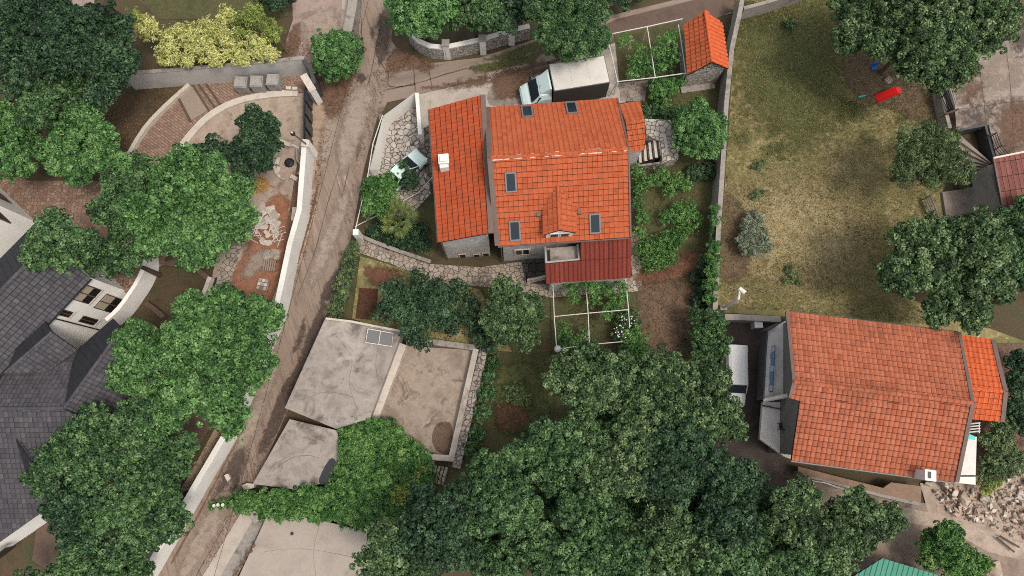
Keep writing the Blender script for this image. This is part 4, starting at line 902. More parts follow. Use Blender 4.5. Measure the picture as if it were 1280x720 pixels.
# facade block under M
f0, f1 = E0+inn*.15, E2+inn*.15
n0 = N0-inn*.3
mm = M(); mm.prism([drop(f0, 6.1), drop(f1, 6.1), drop(N2-inn*.3, 6.1), drop(n0, 6.1)], 0); mm.face([drop(f0, 6.1), drop(n0, 6.1), drop(R1, 8.1)]); mm.build('wall', m_villa, vl)
on_ = -inn; fp0 = drop(f0, 0)
QW = [[(91.7, 368.3), (105, 381.7), (126.7, 364), (108.3, 356.7)], [(118.3, 383.3), (135, 391.7), (155, 375), (133.3, 366.7)], [(70, 391.7), (83.3, 396.7), (91.7, 391.7), (78.3, 385.7)], [(98.3, 400), (115, 406.7), (122.7, 401.7), (106.7, 394.3)]]
for k, q in enumerate(QW):
    cq = [RP(x, y, fp0, on_) for x, y in q]; c = sum(cq, V())/4
    us = [(p-c).dot(ed) for p in cq]; zs = [p.z-c.z for p in cq]; hw, hh = (max(us)-min(us))/2*.93, (max(zs)-min(zs))/2*.93
    def bx(u0, u1, a0, a1, h0, h1):
        mb = M(); g = lambda u, zz, h: c+ed*u+V((0, 0, zz))+on_*h
        mb.solid([g(u0, a0, h1), g(u1, a0, h1), g(u1, a1, h1), g(u0, a1, h1)], [g(u0, a0, h0), g(u1, a0, h0), g(u1, a1, h0), g(u0, a1, h0)]); return mb
    fr = bx(-hw, hw, -hh, hh, -.05, .02).build('window', m_wooddk, vl)
    bx(-hw+.08, hw-.08, -hh*.1 if k < 2 else -hh+.08, hh-.08, -.02, .04).build('blind' if k < 2 else 'pane', m_curt if k < 2 else m_pane2, fr)
    bx(-hw+.08, hw-.08, -hh+.08, -hh*.16, -.02, .05).build('pane', m_pane2, fr) if k < 2 else None
    bx(-.04, .04, -hh+.02, hh-.02, 0, .06).build('mullion', m_wooddk, fr)
    bx(-hw-.05, hw+.05, -hh-.06, -hh, -.05, .10).build('sill', m_palest, fr)
p0_, p1_ = RP(68, 397.5, fp0, on_)+on_*.08, RP(122, 413.5, fp0, on_)+on_*.08; mm = M(); mm.tube([p0_, drop(p0_, p1_.z)], .05, 6); mm.build('downpipe', m_black, vl)
mm = M(); mm.tube([E0+on_*.06-V((0, 0, .06)), E2+on_*.06-V((0, 0, .06))], .07, 6); mm.build('gutter', m_black, vl)
# north-west cross wing, its end wall faces up the picture
K0, K1 = P(46, 278, .1), P(-30, 206, .1); kd = (K1-K0).normalized(); kin = V((-kd.y, kd.x, 0)); kin = kin if kin.dot(P(0, 300, 0)-K0) > 0 else -kin
mm = M(); mm.prism([drop(K0, 6.0), drop(K1, 6.0), drop(K1+kin*9, 6.0), drop(K0+kin*5, 6.0)], 0); mm.build('wall', m_villa, vl)
for q in ([(0, 240), (12, 254), (-2, 249), (-10, 238)], [(-6, 264), (11, 265), (0, 275), (-14, 272)]):
    try:
        cq = [RP(x, y, K0, -kin) for x, y in q]; c = sum(cq, V())/4
        mb = M(); g = lambda u, zz, h: c+kd*u+V((0, 0, zz))-kin*h
        mb.solid([g(-.6, -.7, .05), g(.6, -.7, .05), g(.6, .7, .05), g(-.6, .7, .05)], [g(-.6, -.7, -.05), g(.6, -.7, -.05), g(.6, .7, -.05), g(-.6, .7, -.05)]); o = mb.build('window', m_wooddk, vl)
        mb = M(); mb.solid([g(-.5, -.6, .07), g(.5, -.6, .07), g(.5, .6, .07), g(-.5, .6, .07)], [g(-.5, -.6, 0), g(.5, -.6, 0), g(.5, .6, 0), g(-.5, .6, 0)]); mb.build('pane', m_pane2, o)
    except Exception as e: print('win', e)
# front wings: two gables facing north-east, then the cross ridge and the south slope
pz_ = lambda x, y, z: P(x, y, z)
def onp(tri, pts):
    n = (tri[1]-tri[0]).cross(tri[2]-tri[0]).normalized(); return [RP(x, y, tri[0], n) for x, y in pts]
g1a, g1b = pz_(65, 415, 6.9), pz_(7, 465.5, 6.9)
t1 = (g1a, g1b, pz_(94, 436, 5.4)); t1d = (g1a, g1b, pz_(54.5, 398, 6.2))
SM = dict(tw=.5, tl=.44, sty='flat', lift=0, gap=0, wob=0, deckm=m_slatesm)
ST = dict(tw=.31, tl=.36, sty='slate', lift=.055, deckm=m_slatesm)
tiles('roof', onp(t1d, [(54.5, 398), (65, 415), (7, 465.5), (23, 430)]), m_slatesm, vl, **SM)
tiles('roof', onp(t1, [(65, 415), (96, 437), (59, 464.5), (7, 465.5)]), m_slate, vl, udir=g1b-g1a, **ST)
ridge('ridge_cap', g1a, g1b, .1, m_slate, vl, .5)
z2 = 6.9
g2a, g2b = pz_(152, 411, z2), pz_(80, 510, z2)
t2d = (g2a, g2b, pz_(100, 436, 5.4)); t2 = (g2a, g2b, pz_(196, 452, 4.6))
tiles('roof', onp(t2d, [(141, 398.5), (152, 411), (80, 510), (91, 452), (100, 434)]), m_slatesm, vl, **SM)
tiles('roof', onp(t2, [(196, 452), (140, 548), (80, 510), (152, 411)]), m_slate, vl, udir=g2b-g2a, **ST)
ridge('ridge_cap', g2a, g2b, .1, m_slate, vl, .5)
tq = (pz_(-60, 511, z2), g2b, pz_(59, 464.5, 5.5))
tiles('roof', onp(tq, [(7, 465.5), (59, 464.5), (80, 510)]), m_slate, vl, deck=False, **ST)
tiles('roof', onp(tq, [(59, 464.5), (104, 432), (114, 446), (80, 510)]), m_slate, vl, deck=False, **ST)
tiles('roof', onp(tq, [(-60, 465.5), (7, 465.5), (80, 510), (-60, 511)]), m_slate, vl, **ST)
ridge('ridge_cap', pz_(-60, 511, z2+.03), g2b+V((0, 0, .03)), .12, m_slate, vl, .5)
ts = (pz_(-60, 511, z2), g2b, pz_(66, 631, 4.2))
tiles('roof', onp(ts, [(-60, 720), (66, 631), (140, 548), (80, 510), (-60, 511)]), m_slate, vl, **ST)
g3a, g3b = pz_(66, 615, 6.5), onp(ts, [(20, 549)])[0]+V((0, 0, .05))
t3d = (g3a, g3b, pz_(62, 632, 5.5)); t3 = (g3a, g3b, pz_(110, 604, 4.6))
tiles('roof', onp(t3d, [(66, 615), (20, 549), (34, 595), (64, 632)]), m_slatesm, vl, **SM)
tiles('roof', onp(t3, [(110, 602), (74, 553), (20, 549), (66, 615)]), m_slate, vl, udir=g3b-g3a, **ST)
# walls under the front wings
zS = [onp(ts, [(x, y)])[0].z-.25 for x, y in ((64, 626), (-60, 722))]
mm = M(); mm.prism([drop(P(x, y, z_), z_) for x, y, z_ in [(50, 486, 4), (84, 500, 4), (118, 446, 4), (140, 412, 4), (150, 418, 4), (190, 456, 4), (136, 545, 4), (64, 626, zS[0]), (-60, 722, zS[1]), (-60, 480, 4)]], 0)
_ = (lambda *a: None)([drop(P(x, y, 4.0), 4.0) for x, y in [(50, 486), (84, 500), (118, 446), (140, 412), (150, 418), (190, 456), (136, 545), (64, 626), (-60, 722), (-60, 480)]], 0); mm.build('wall', m_villa, vl)
q = [(0, 684), (10, 688), (2, 696), (-10, 694)]
sw_n = (drop(P(64, 626, 4.0), 0)-drop(P(-60, 722, 4.0), 0)).cross(V((0, 0, 1))).normalized()
cq = RP(4, 691, drop(P(64, 626, 4.0), 0), sw_n); sd_ = (drop(P(64, 626, 4.0), 0)-drop(P(-60, 722, 4.0), 0)).normalized()
mb = M(); g = lambda u, zz, h: cq+sd_*u+V((0, 0, zz))+sw_n*h
mb.solid([g(-.6, -.5, .05), g(.6, -.5, .05), g(.6, .5, .05), g(-.6, .5, .05)], [g(-.6, -.5, -.05), g(.6, -.5, -.05), g(.6, .5, -.05), g(-.6, .5, -.05)]); mb.build('window', m_pane2, vl)
# curved white terrace wall
r = thing('terrace_wall', 'curved white terrace wall beside the villa above the brown drive', 'wall', P(170, 380, 0))
q = [drop(p, 1.9) for p in pxl([(196, 320), (197, 331), (194, 344), (187, 359), (178, 373), (165, 391), (150, 405)], 0, 3)]; wallmesh(q, .3, 0).build('wall_face', m_villa, r)
mm = M(); mm.prism([P(x, y, 1.7) for x, y in [(180, 330), (174, 346), (158, 366), (120, 350), (150, 322)]], 0); mm.build('terrace_floor', m_brickr, r)
wall('low_wall', 'low curved stone kerb with a dark slot along the right of the brown drive', [(262, 346), (256, 362), (248, 378), (236, 393)], .7, .3, m_palest, soft=3)
wall('low_wall', 'dark low wall across the brown drive by the curved terrace', [(181, 378), (192, 386), (204, 396)], .8, .35, m_wooddk)
sheet('dark_slot', [(262, 350), (272, 346), (262, 384), (246, 398), (240, 396), (254, 374)], zr+.012, m_black)
# ================================================================== RIGHT HOUSE
hr = P(1095, 500, 0); RH = thing('house', 'weathered orange-roofed house at the right with a blue-hung balcony', 'house', (hr.x, hr.y, 0))
zn, zr_, zs = 5.6, 7.0, 5.1
Nw, Ne, Rw, Re, Sw, Se = P(983, 390, zn), P(1198, 416, zn), P(991.7, 477, zr_), P(1215, 504, zr_), P(989, 575, zs), P(1195, 602.5, zs)
tiles('roof', [Nw, Ne, Re, Rw], m_worn, RH, .33, .40, 'lowroman', udir=Ne-Nw, lift=.055, gap=.05)
SPl = [Sw, Se, Re, Rw]; NA, NB = onplane(986.7, 497, SPl), onplane(1000, 501, SPl)
tiles('roof', [Sw, Se, Re, NB], m_worn, RH, .33, .40, 'lowroman', udir=Se-Sw, lift=.055, gap=.05)
tiles('roof', [NA, NB, Re, Rw], m_worn, RH, .33, .40, 'lowroman', udir=Se-Sw, lift=.055, gap=.05)
ridge('ridge_cap', Rw+V((0, 0, .05)), Re+V((0, 0, .05)), .15, m_worn, RH, .42)
UP = V((0, 0, .05))
bar('verge', Ne+UP, Re+UP, .22, .16, m_fascia, RH); bar('verge', Re+UP, Se+UP, .26, .16, m_fascia, RH); bar('verge', Nw+UP, Rw+UP, .2, .16, m_fascia, RH); bar('verge', Rw+UP, NA+UP, .2, .16, m_fascia, RH)
mm = M(); mm.tube([Nw+V((0, .07, -.1)), Ne+V((0, .07, -.1))], .06, 6); mm.build('gutter', m_fascia, RH)
mm = M(); mm.tube([Sw+V((0, -.08, -.1)), Se+V((0, -.08, -.1))], .06, 6); mm.build('gutter', m_lead, RH)
wpx = [P(976, 405, 2.6), P(974, 494, 2.6), P(984, 506, 2.6), P(984, 566, 2.6)]
cR = (Nw+Ne+Sw+Se)/4
A0, B0_, C0, D0 = drop(inset(Nw, cR, .5), 0), drop(inset(Sw, cR, .5), 0), drop(inset(Se, cR, .6), 0), drop(inset(Ne, cR, .5), 0)
A0 = drop(P(977, 405, 2.6), 0)+V((0, -.1, 0)); B0_ = drop(P(983, 572, 2.6), 0)
A0 = V((max(A0.x, Nw.x+.3), Nw.y-.35, 0)); B0_ = V((Sw.x+.35, Sw.y+.35, 0))
mm = M(); bt = [A0, B0_, C0, D0]; tz = [zn-.15, zs-.15, zs-.15, zn-.15]; tp = [drop(p, z) for p, z in zip(bt, tz)]
for i in range(4): mm.face([bt[i], bt[(i+1) % 4], tp[(i+1) % 4], tp[i]])
mm.face([tp[1], tp[0], drop(tp[0].lerp(tp[1], .5), zr_-.3)]); mm.face([tp[3], tp[2], drop(tp[2].lerp(tp[3], .5), zr_-.3)]); mm.face(tp[::-1]); mm.build('wall', m_shade, RH)
# balcony on the west side: two floors of pale paving with dark edge, beam between
mm = M(); mm.prism([P(x, y, 2.9) for x, y in [(959, 414), (984, 400), (985, 494), (955, 498)]], 2.55); mm.build('balcony', m_terfl, RH)
mm = M(); mm.prism([P(x, y, 2.3) for x, y in [(953.5, 502), (990, 503), (990, 574), (981, 571), (950, 549)]], 1.95); mm.build('balcony', m_terfl, RH)
wallmesh(pxl([(960, 411), (957.5, 440), (954.5, 499)], 3.2), .1, 1.9).build('parapet', m_dgrey, RH)
wallmesh(pxl([(959, 413), (972, 405)], 3.4), .18, 1.9).build('parapet', m_dgrey, RH)
mm = M(); mm.tube([P(954, 500, 3.0), P(988, 494, 3.6)], .16, 6); mm.build('beam', m_terfl, RH)
mm = M(); mm.tube([P(953, 507, 2.4), P(984, 513, 2.6)], .05, 6); mm.build('cable', m_dgrey, RH)
r = thing('laundry_rack', 'blue and pale laundry hung along the balcony of the right house', 'laundry', P(968, 462, 2.9))
ca, cb = P(969, 432, 3.5), P(966, 489, 3.5); mm = M(); mm.tube([ca, cb], .03, 5); mm.build('rail', m_dgrey, r)
for e in (ca, cb): mm = M(); mm.tube([e, drop(e, 2.9)], .03, 5); mm.build('post', m_dgrey, r)
for k in range(7):
    a, b = ca.lerp(cb, (k+.08)/7), ca.lerp(cb, (k+.9)/7); s = .10+.03*math.sin(k*2.3); h = .06; mm = M()
    for sg in (-1, 1):
        mm.face([a+V((0, 0, h)), b+V((0, 0, h)), b+V((sg*s, 0, -.5)), a+V((sg*s, 0, -.5))])
    mm.build('cloth', m_cloth if k % 3 else m_cloth2, r)
r = thing('chair', 'small dark chair on the lower balcony of the right house', 'chair', P(975, 533, 2.3))
c = P(975, 533, 2.3); mm = M(); mm.box(c+V((0, 0, .45)), (.45, .45, .06)); mm.build('seat', m_black, r); mm = M(); mm.box(c+V((0, -.22, .72)), (.45, .05, .5)); mm.build('backrest', m_black, r)
for sx in (-.19, .19):
    for sy in (-.19, .19): mm = M(); mm.box(c+V((sx, sy, .21)), (.04, .04, .42)); mm.build('leg', m_black, r)
# chimney near the south eave
p = onplane(1147, 590, SPl); mm = M(); mm.box((p.x+.1, p.y-.15, p.z+.35), (.62, .6, 1.6), -.13); o = mm.build('chimney', m_white, RH)
mm = M(); mm.box((p.x+.1, p.y-.15, p.z+1.2), (.72, .7, .1), -.13); mm.build('cap', m_white, o); mm = M(); mm.box((p.x+.02, p.y-.12, p.z+1.256), (.22, .42, .012), -.13); mm.build('flue', m_black, o)
# east annex
ap = P(1228, 480, 0); AN = thing('annex', 'small bright orange roofed annex against the right house', 'annex', (ap.x, ap.y, 0))
za, zb2, zc2 = 4.6, 5.5, 4.7
q0, q1, q2, q3, q4, q5 = P(1199, 419, za), P(1240, 424.5, za), P(1256, 489.5, zb2), P(1212, 485, zb2), P(1252, 527, zc2), P(1208, 523, zc2)
tiles('roof', [q0, q1, q2, q3], m_bright, AN, .34, .40, udir=q1-q0, lift=.04); tiles('roof', [q5, q4, q2, q3], m_bright, AN, .34, .40, udir=q4-q5, lift=.04)
ridge('ridge_cap', q3, q2, .11, m_bright, AN, .42, m_mortar)
bar('verge', q1+UP, q2+UP, .3, .14, m_fascia, AN); bar('verge', q2+UP, q4+UP, .3, .14, m_fascia, AN)
c = (q0+q1+q4+q5)/4; mm = M(); mm.prism([inset(drop(p, 4.35), drop(c, 4.35), .4) for p in (q0, q1, q4, q5)], 0); mm.build('wall', m_grey, AN)
r = thing('side_terrace', 'narrow pale terrace with white end step beside the right house', 'terrace', P(1210, 575, 0))
mm = M(); mm.prism([P(x, y, 2.5) for x, y in [(1205, 545), (1221, 546), (1219.5, 594), (1194, 594)]], 0); mm.build('floor', m_terfl, r)
mm = M(); mm.prism([P(x, y, 2.3) for x, y in [(1194, 596), (1219.5, 596), (1219.5, 606), (1190, 603)]], 0); mm.build('step', m_white, r)
r = thing('rack', 'white slatted rack between annex and side terrace', 'rack', P(1218, 535, 2.5))
for k in range(4): mm = M(); mm.tube([P(1211, 530+k*3.4, 2.8), P(1225, 528.5+k*3.4, 2.8)], .05, 5); mm.build('slat', m_pipew, r)
for x in (1212, 1224): mm = M(); mm.tube([P(x, 529, 2.76), P(x, 541, 2.76), V((*P(x, 541, 2.76).xy, 0))], .04, 5); mm.build('post', m_pipew, r)
r = thing('tarp', 'small turquoise sheet at the top of the side terrace', 'sheet', P(1215, 547, 2.5))
mm = M(); mm.solid([P(1208, 541, 2.75), P(1218, 545, 2.72), P(1219, 550, 2.6), P(1209, 548, 2.78)][::-1], [P(1208, 541, 2.7), P(1218, 545, 2.66), P(1219, 550, 2.52), P(1209, 548, 2.7)][::-1]); mm.build('sheet', m_turq, r)
r = thing('patio_slab', 'long brown concrete slab along the foot of the right house', 'slab', P(1100, 605, 0))
mm = M(); mm.prism([P(x, y, 1.2) for x, y in [(998, 583), (1040, 594), (1104, 610), (1114, 603), (1152, 608), (1151, 628), (1100, 617), (1040, 602), (998, 592)]], .9); mm.build('slab', m_brownslab, r)
wallmesh(pxl([(1000, 592), (1040, 602), (1100, 618), (1150, 630)], 1.15), .3, 0).build('wall', m_wallcap, r)
rails('wire_fence', 'bent white wire fence at the edge of the dark yard below the right house', [(987, 612), (990, 602), (1010, 600), (1034, 604), (1055, 612)], 1.2, .035, m_pipew, cat='fence', mids=(.6,))
# ================================================================== UPPER RIGHT PROPERTY
uq = P(1265, 225, 0); r = thing('outbuilding', 'outbuilding with a brown-red tiled roof at the right edge', 'outbuilding', (uq.x, uq.y, 0))
a, b, c, d = P(1241, 198, 4.2), P(1330, 180, 4.2), P(1345, 262, 3.4), P(1256, 276, 3.4)
tiles('roof', [d, c, b, a], m_maroon2, r, .42, 1.1, 'marseille', udir=c-d, lift=.03); bar('verge', a+UP, b+UP, .12, .12, m_mortar, r); bar('verge', a+UP, d+UP, .12, .12, m_fascia, r)
cc = (a+b+c+d)/4; mm = M(); mm.prism([inset(drop(p, 3.2), drop(cc, 3.2), .3) for p in (a, b, c, d)], 0); mm.build('wall', m_grey, r)
st = thing('stairs', 'fan of pale winding stairs dropping from the concrete terrace', 'stairs', P(1215, 190, 0))
hub = P(1244, 206, 1.0)
arc = [(1197, 166), (1194, 176), (1193, 187), (1194, 198), (1198, 208), (1206, 216), (1216, 222), (1228, 226)]
for k in range(7):
    z = .9-.12*k; pa, pb = P(*arc[k], z), P(*arc[k+1], z); hb = drop(hub, z)
    mm = M(); mm.prism([hb.lerp(pa, .08), pa, pa.lerp(pb, .72), hb.lerp(pb, .1)], 0); mm.build('step', m_terr, st)
    mm = M(); mm.prism([drop(q, z-.09) for q in (hb.lerp(pa, .08), pa.lerp(pb, .72), pb, hb.lerp(pb, .1))], 0); mm.build('riser', m_wooddk, st)
wallmesh(pxl([(1197, 163), (1232, 156), (1240, 186), (1246, 207)], 1.25), .18, 0).build('rim_wall', m_dgrey, st)
rails('metal_railing', 'dark metal railing kinked beside the winding stairs', [(1237, 168), (1246, 166), (1252, 182), (1262, 194)], 1.95, .035, m_black, zb=1.0, mids=(1.3, 1.5, 1.72))
rails('metal_railing', 'dark railing with parallel bars along the upper edge of the terrace', [(1178, 98), (1184, 116), (1192, 134)], 1.9, .05, m_black, zb=1.0, mids=(1.2, 1.45, 1.7))
rails('metal_railing', 'pale slatted railing below the feathery tree', [(1163, 244), (1170, 262), (1178, 282)], 1.1, .05, m_lead, mids=(.3, .55, .8))
rails('metal_railing', 'rusty brown railing end at the corner of the terrace', [(1183, 142), (1190, 139), (1198, 136)], 1.7, .05, m_wooddk, zb=1.0, mids=(1.3,))
wall('low_wall', 'pale kerb wall along the west edge of the concrete terrace', [(1176, 110), (1182, 138), (1188, 160)], 1.1, .3, m_wallcap)
wall('low_wall', 'curved pale wall stub below the winding stairs', [(1232, 232), (1238, 262), (1240, 290)], 1.2, .3, m_wallcap)
r = thing('bench', 'long dark slatted bench on the terrace beside the big tree', 'bench', P(1187, 118, 1.0))
for dx in (0, 2.2, 4.4): mm = M(); a, b = P(1183+dx, 101, 1.5), P(1192+dx, 131, 1.5); d_ = (b-a); s = V((-d_.y, d_.x, 0)).normalized()*.05; mm.solid([a-s, b-s, b+s, a+s], [q-V((0, 0, .05)) for q in (a-s, b-s, b+s, a+s)]); mm.build('slat', m_wood if dx else m_dgrey, r)
for t in (.1, .9):
    a = P(1185, 101, 1.45).lerp(P(1194, 131, 1.45), t); mm = M(); mm.box((a.x, a.y, 1.22), (.4, .07, .44)); mm.build('leg', m_dgrey, r)
# ================================================================== GREEN ROOF
gq = P(1120, 715, 0); r = thing('green_shed', 'shed with a green corrugated metal roof at the bottom edge', 'shed', (gq.x, gq.y, 0))
a, b, c, d = P(1102, 697, 3.0), P(1200, 727, 3.0), P(1190, 800, 2.2), P(1050, 790, 2.2)
e = P(1064, 722, 2.8)
tiles('roof', [e, d, c, b, a], m_greenmt, r, .34, 6.0, 'sheet', udir=b-a, lift=0, gap=0, th=.05, wob=0)
cc = (a+b+c+d)/4; mm = M(); mm.prism([inset(drop(p, 2.05), drop(cc, 2.05), .5) for p in (a, b, c, d)], 0); mm.build('wall', m_grey, r)
# ================================================================== PERGOLAS
def pergola(name, label, rails_, posts, z, rr, mat):
    p = P(rails_[0][0][0], rails_[0][0][1], 0); r = thing(name, label, 'pergola', p)
    for i, q in enumerate(rails_): mm = M(); mm.tube([P(x, y, z-.012*i) for x, y in q], rr, 6); mm.build('rail', mat, r)
    for q in posts:
        if len(q) == 2: tp = P(*q, z); ft = drop(tp, 0)
        else: tp = P(q[0], q[1], z); ft = P(q[2], q[3], 0)
        mm = M(); mm.tube([ft, tp], rr, 6); mm.build('post', mat, r)
    return r
pergola('pergola', 'white pipe pergola standing on the lawn south of the house', [[(691, 353), (693, 400), (695.5, 432)], [(732, 352), (735, 390), (737, 432)], [(782, 349), (785, 380), (787, 408)], [(694, 395.5), (740, 391), (786, 387)], [(698, 436), (740, 430.5), (778, 427)]], [(691, 353), (694, 395.5), (695.5, 432), (732, 352), (737, 432), (782, 349), (785.5, 387), (787, 408)], 2.3, .036, m_pipew)
pergola('pergola', 'rusty white pipe pergola between the box truck and the stone shed', [[(766, 42), (810, 33), (853, 23.5)], [(761, 55), (766, 75), (772, 102)], [(809, 34), (814, 65), (819, 97)], [(772, 102), (818, 97), (860, 91)], [(848, 31), (853, 62), (857, 91)]], [(766, 42), (853, 23.5), (772, 102), (772, 102, 761, 121), (809, 34, 803, 52), (818, 97), (857, 91), (790, 46)], 2.2, .042, m_pipew)
r = thing('bench', 'small white slatted bench standing under the lawn pergola', 'bench', P(732, 420, 0))
c = P(732, 421, 0)
for k in range(4): mm = M(); mm.box(c+V((-.18+.12*k, 0, .45)), (.09, .7, .04)); mm.build('slat', m_pipew, r)
for sx in (-.15, .15):
    for sy in (-.28, .28): mm = M(); mm.box(c+V((sx, sy, .21)), (.05, .05, .42)); mm.build('leg', m_pipew, r)
r = thing('garden_lamp', 'white globe lamp at the foot of the lawn pergola', 'lamp', drop(P(697, 436, 2.2), 0))
c = P(697, 436, 2.2); mm = M(); mm.tube([drop(c, 0), c], .04, 8); mm.build('post', m_dgrey, r)
mm = M(); mm.lathe([(.08, -.22), (.2, -.15), (.27, 0), (.22, .15), (.12, .24), (0, .27)], c, 14); mm.build('globe', m_globe, r, smooth=True)
# ================================================================== LAMPS
r = thing('street_lamp', 'grey street lamp leaning out over the corner of the dry lawn', 'street lamp', P(896, 392, 0))
b_ = P(899, 388, 0); t_ = P(924, 364, 4.2); t_ = V((b_.x+.25, b_.y+.15, 3.9)); hd = P(931, 366, 4.3)
mm = M(); mm.tube([b_, t_, P(925, 362, 4.3)], [.12, .10, .08], 8); mm.build('pole', m_pipew, r)
mm = M(); mm.tube([P(924, 360, 4.3), hd], [.14, .19], 8); mm.build('lamp_head', m_globe, r)
mm = M(); mm.box(b_+V((.05, .05, .5)), (.5, .4, 1.0)); mm.build('base', m_wallcap, r)
r = thing('yard_light', 'black bracket light leaning in over the sandy yard by the gate', 'light', P(384, 180, 0))
b_ = P(383, 181, 2.4); hd = P(366, 167, 3.4); mm = M(); mm.tube([b_, b_+V((0, 0, .3)), hd], .05, 6); mm.build('arm', m_black, r); mm = M(); mm.lathe([(0, -.2), (.16, -.12), (.2, 0), (.14, .14), (0, .18)], hd, 10); mm.build('lamp_head', m_black, r)
mm = M(); mm.lathe([(0, 0), (.08, .02), (.06, .1), (0, .12)], hd+V((0, 0, .17)), 8); mm.build('cap', m_globe, r)
# ================================================================== TOYS AND SMALL THINGS ON THE LAWN
zl = .06
r = thing('slide', 'bright red plastic slide lying on the dry lawn below the big tree', 'slide', P(1110, 120, 0))
a, b = P(1095, 124, .15), P(1121, 113, .85); d_ = (b-a); s = V((-d_.y, d_.x, 0)).normalized()
mm = M(); mm.solid([a-s*.28, b-s*.28, b+s*.28, a+s*.28], [q-V((0, 0, .06)) for q in (a-s*.28, b-s*.28, b+s*.28, a+s*.28)]); mm.build('chute', m_redp, r)
for sg in (-1, 1): q = s*.3*sg; mm = M(); mm.solid([a+q-s*.035+V((0, 0, .12)), b+q-s*.035+V((0, 0, .12)), b+q+s*.035+V((0, 0, .12)), a+q+s*.035+V((0, 0, .12))], [a+q-s*.035-V((0, 0, .08)), b+q-s*.035-V((0, 0, .08)), b+q+s*.035-V((0, 0, .08)), a+q+s*.035-V((0, 0, .08))]); mm.build('side_rail', m_redp, r)
mm = M(); dn_ = V((d_.x, d_.y, 0)).normalized(); mm.solid([b-s*.3, b+dn_*.35-s*.22, b+dn_*.35+s*.22, b+s*.3], [q-V((0, 0, .07)) for q in (b-s*.3, b+dn_*.35-s*.22, b+dn_*.35+s*.22, b+s*.3)]); mm.build('platform', m_redp, r)
for sg in (-1, 1): mm = M(); mm.tube([b+dn_*.3+s*.2*sg-V((0, 0, .07)), drop(b, 0)+dn_*.75+s*.24*sg], .035, 6); mm.build('leg', m_woody, r)
for k in range(3): z = .22*(k+1); t = 1-z/.8; p = b.lerp(drop(b, 0)+dn_*.45, t)+dn_*.3*1; p.z = z; mm = M(); mm.box(p, (.05, .44, .04), math.atan2(dn_.y, dn_.x)); mm.build('rung', m_woody, r)
r = thing('toy_seat', 'small blue plastic toy seat under the edge of the big tree', 'toy', P(1091, 84, 0))
c = P(1091, 86, 0); mm = M(); mm.box(c+V((0, 0, .2)), (.42, .4, .08), .2); mm.build('seat', m_bluep, r); mm = M(); mm.box(c+V((0, .2, .4)), (.42, .07, .4), .1); mm.build('backrest', m_bluep, r)
for sx in (-.16, .16): mm = M(); mm.box(c+V((sx, 0, .09)), (.07, .36, .17)); mm.build('leg', m_bluep, r)
r = thing('crate', 'pale grey slatted crate between the blue toy and the red slide', 'crate', P(1109, 103, 0))
c = P(1109, 103, 0)
for k in range(3): mm = M(); mm.box(c+V((-.2+.2*k*math.cos(.7), -.05+.2*k*math.sin(.7), .32)), (.1, .5, .03), .7); mm.build('slat', m_wood, r)
mm = M(); mm.box(c+V((0, .02, .15)), (.5, .46, .28), .7); mm.build('box', m_blockst, r)
r = thing('scooter', 'tiny green child scooter standing on the lawn left of the red slide', 'scooter', P(1079, 120, 0))
a, b = P(1073, 121, .12), P(1083, 119, .12); mm = M(); d_ = b-a; s = V((-d_.y, d_.x, 0)).normalized()*.06; mm.solid([a-s, b-s, b+s, a+s], [q-V((0, 0, .04)) for q in (a-s, b-s, b+s, a+s)]); mm.build('deck', m_turq, r)
mm = M(); mm.tube([b, b+V((-.05, 0, .65))], .025, 6); o = mm.build('stem', m_lead, r); mm = M(); e = b+V((-.05, 0, .65)); mm.tube([e-s*4, e+s*4], .022, 6); mm.build('handlebar', m_dgrey, r)
for p in (a, b): mm = M(); mm.tube([drop(p, .07)-s*.3, drop(p, .07)+s*.3], .07, 10); mm.build('wheel', m_tyre, r)
# ================================================================== SANDY YARD THINGS
for (x, y, lab, mt) in [(307.5, 110, 'rough weathered stone block with pitted top, leftmost of three by the grey wall', m_blockst), (327, 109, 'pale topped stone block, the middle of three by the grey wall', m_grey), (347, 107, 'smooth grey stone block nearest the gate, by the grey wall', m_blockst)]:
    r = thing('stone_block', lab, 'stone block', P(x, y, 0), 'stone blocks by the retaining wall'); c = P(x, y+2, 0); rz = rnd.uniform(-.06, .06)
    mm = M(); mm.box(c+V((0, 0, .62)), (.95, .95, 1.1), rz); mm.build('block', mt, r)
    for dz in (1.19, 1.28): mm = M(); mm.box(c+V((rnd.uniform(-.03, .03), .02, dz)), (1.02-.1*(dz > 1.2), .98-.1*(dz > 1.2), .06), rz); mm.build('slab', m_blockst if mt == m_grey else mt, r)
    for sx in (-.33, .33): mm = M(); mm.box(c+V((sx, 0, .045)), (.12, .9, .09), rz); mm.build('skid', m_wooddk, r)
for i, (x, y) in enumerate([(363, 113.5), (371, 114)]):
    mm = M(); mm.box(P(x, y, 0)+V((0, 0, .28)), (.42, .26, .5), .05*i); tag(mm.build('stone_block', m_palest), 'small pale cut stone standing by the inner end of the gate', 'stone', 'small pale cut stones by the gate')
r = thing('planting_ring', 'round stone ring with a dark hole beside the black gate', 'planter', P(362, 205, 0))
c = P(362, 204, 0)
for k in range(13):
    a = k/13*5.4-.6; p = c+V((math.cos(a)*1.15, math.sin(a)*1.5, .13)); mm = M(); mm.box(p, (.5, .2, .24), a+math.pi/2+rnd.uniform(-.1, .1)); mm.build('kerb_stone', m_palest if k % 3 else m_blockst, r)
mm = M(); mm.lathe([(0, .05), (.22, .05), (.3, .02), (.36, .1), (.42, .0)], drop(c, zr+.01), 12); mm.build('pit', m_black, r)
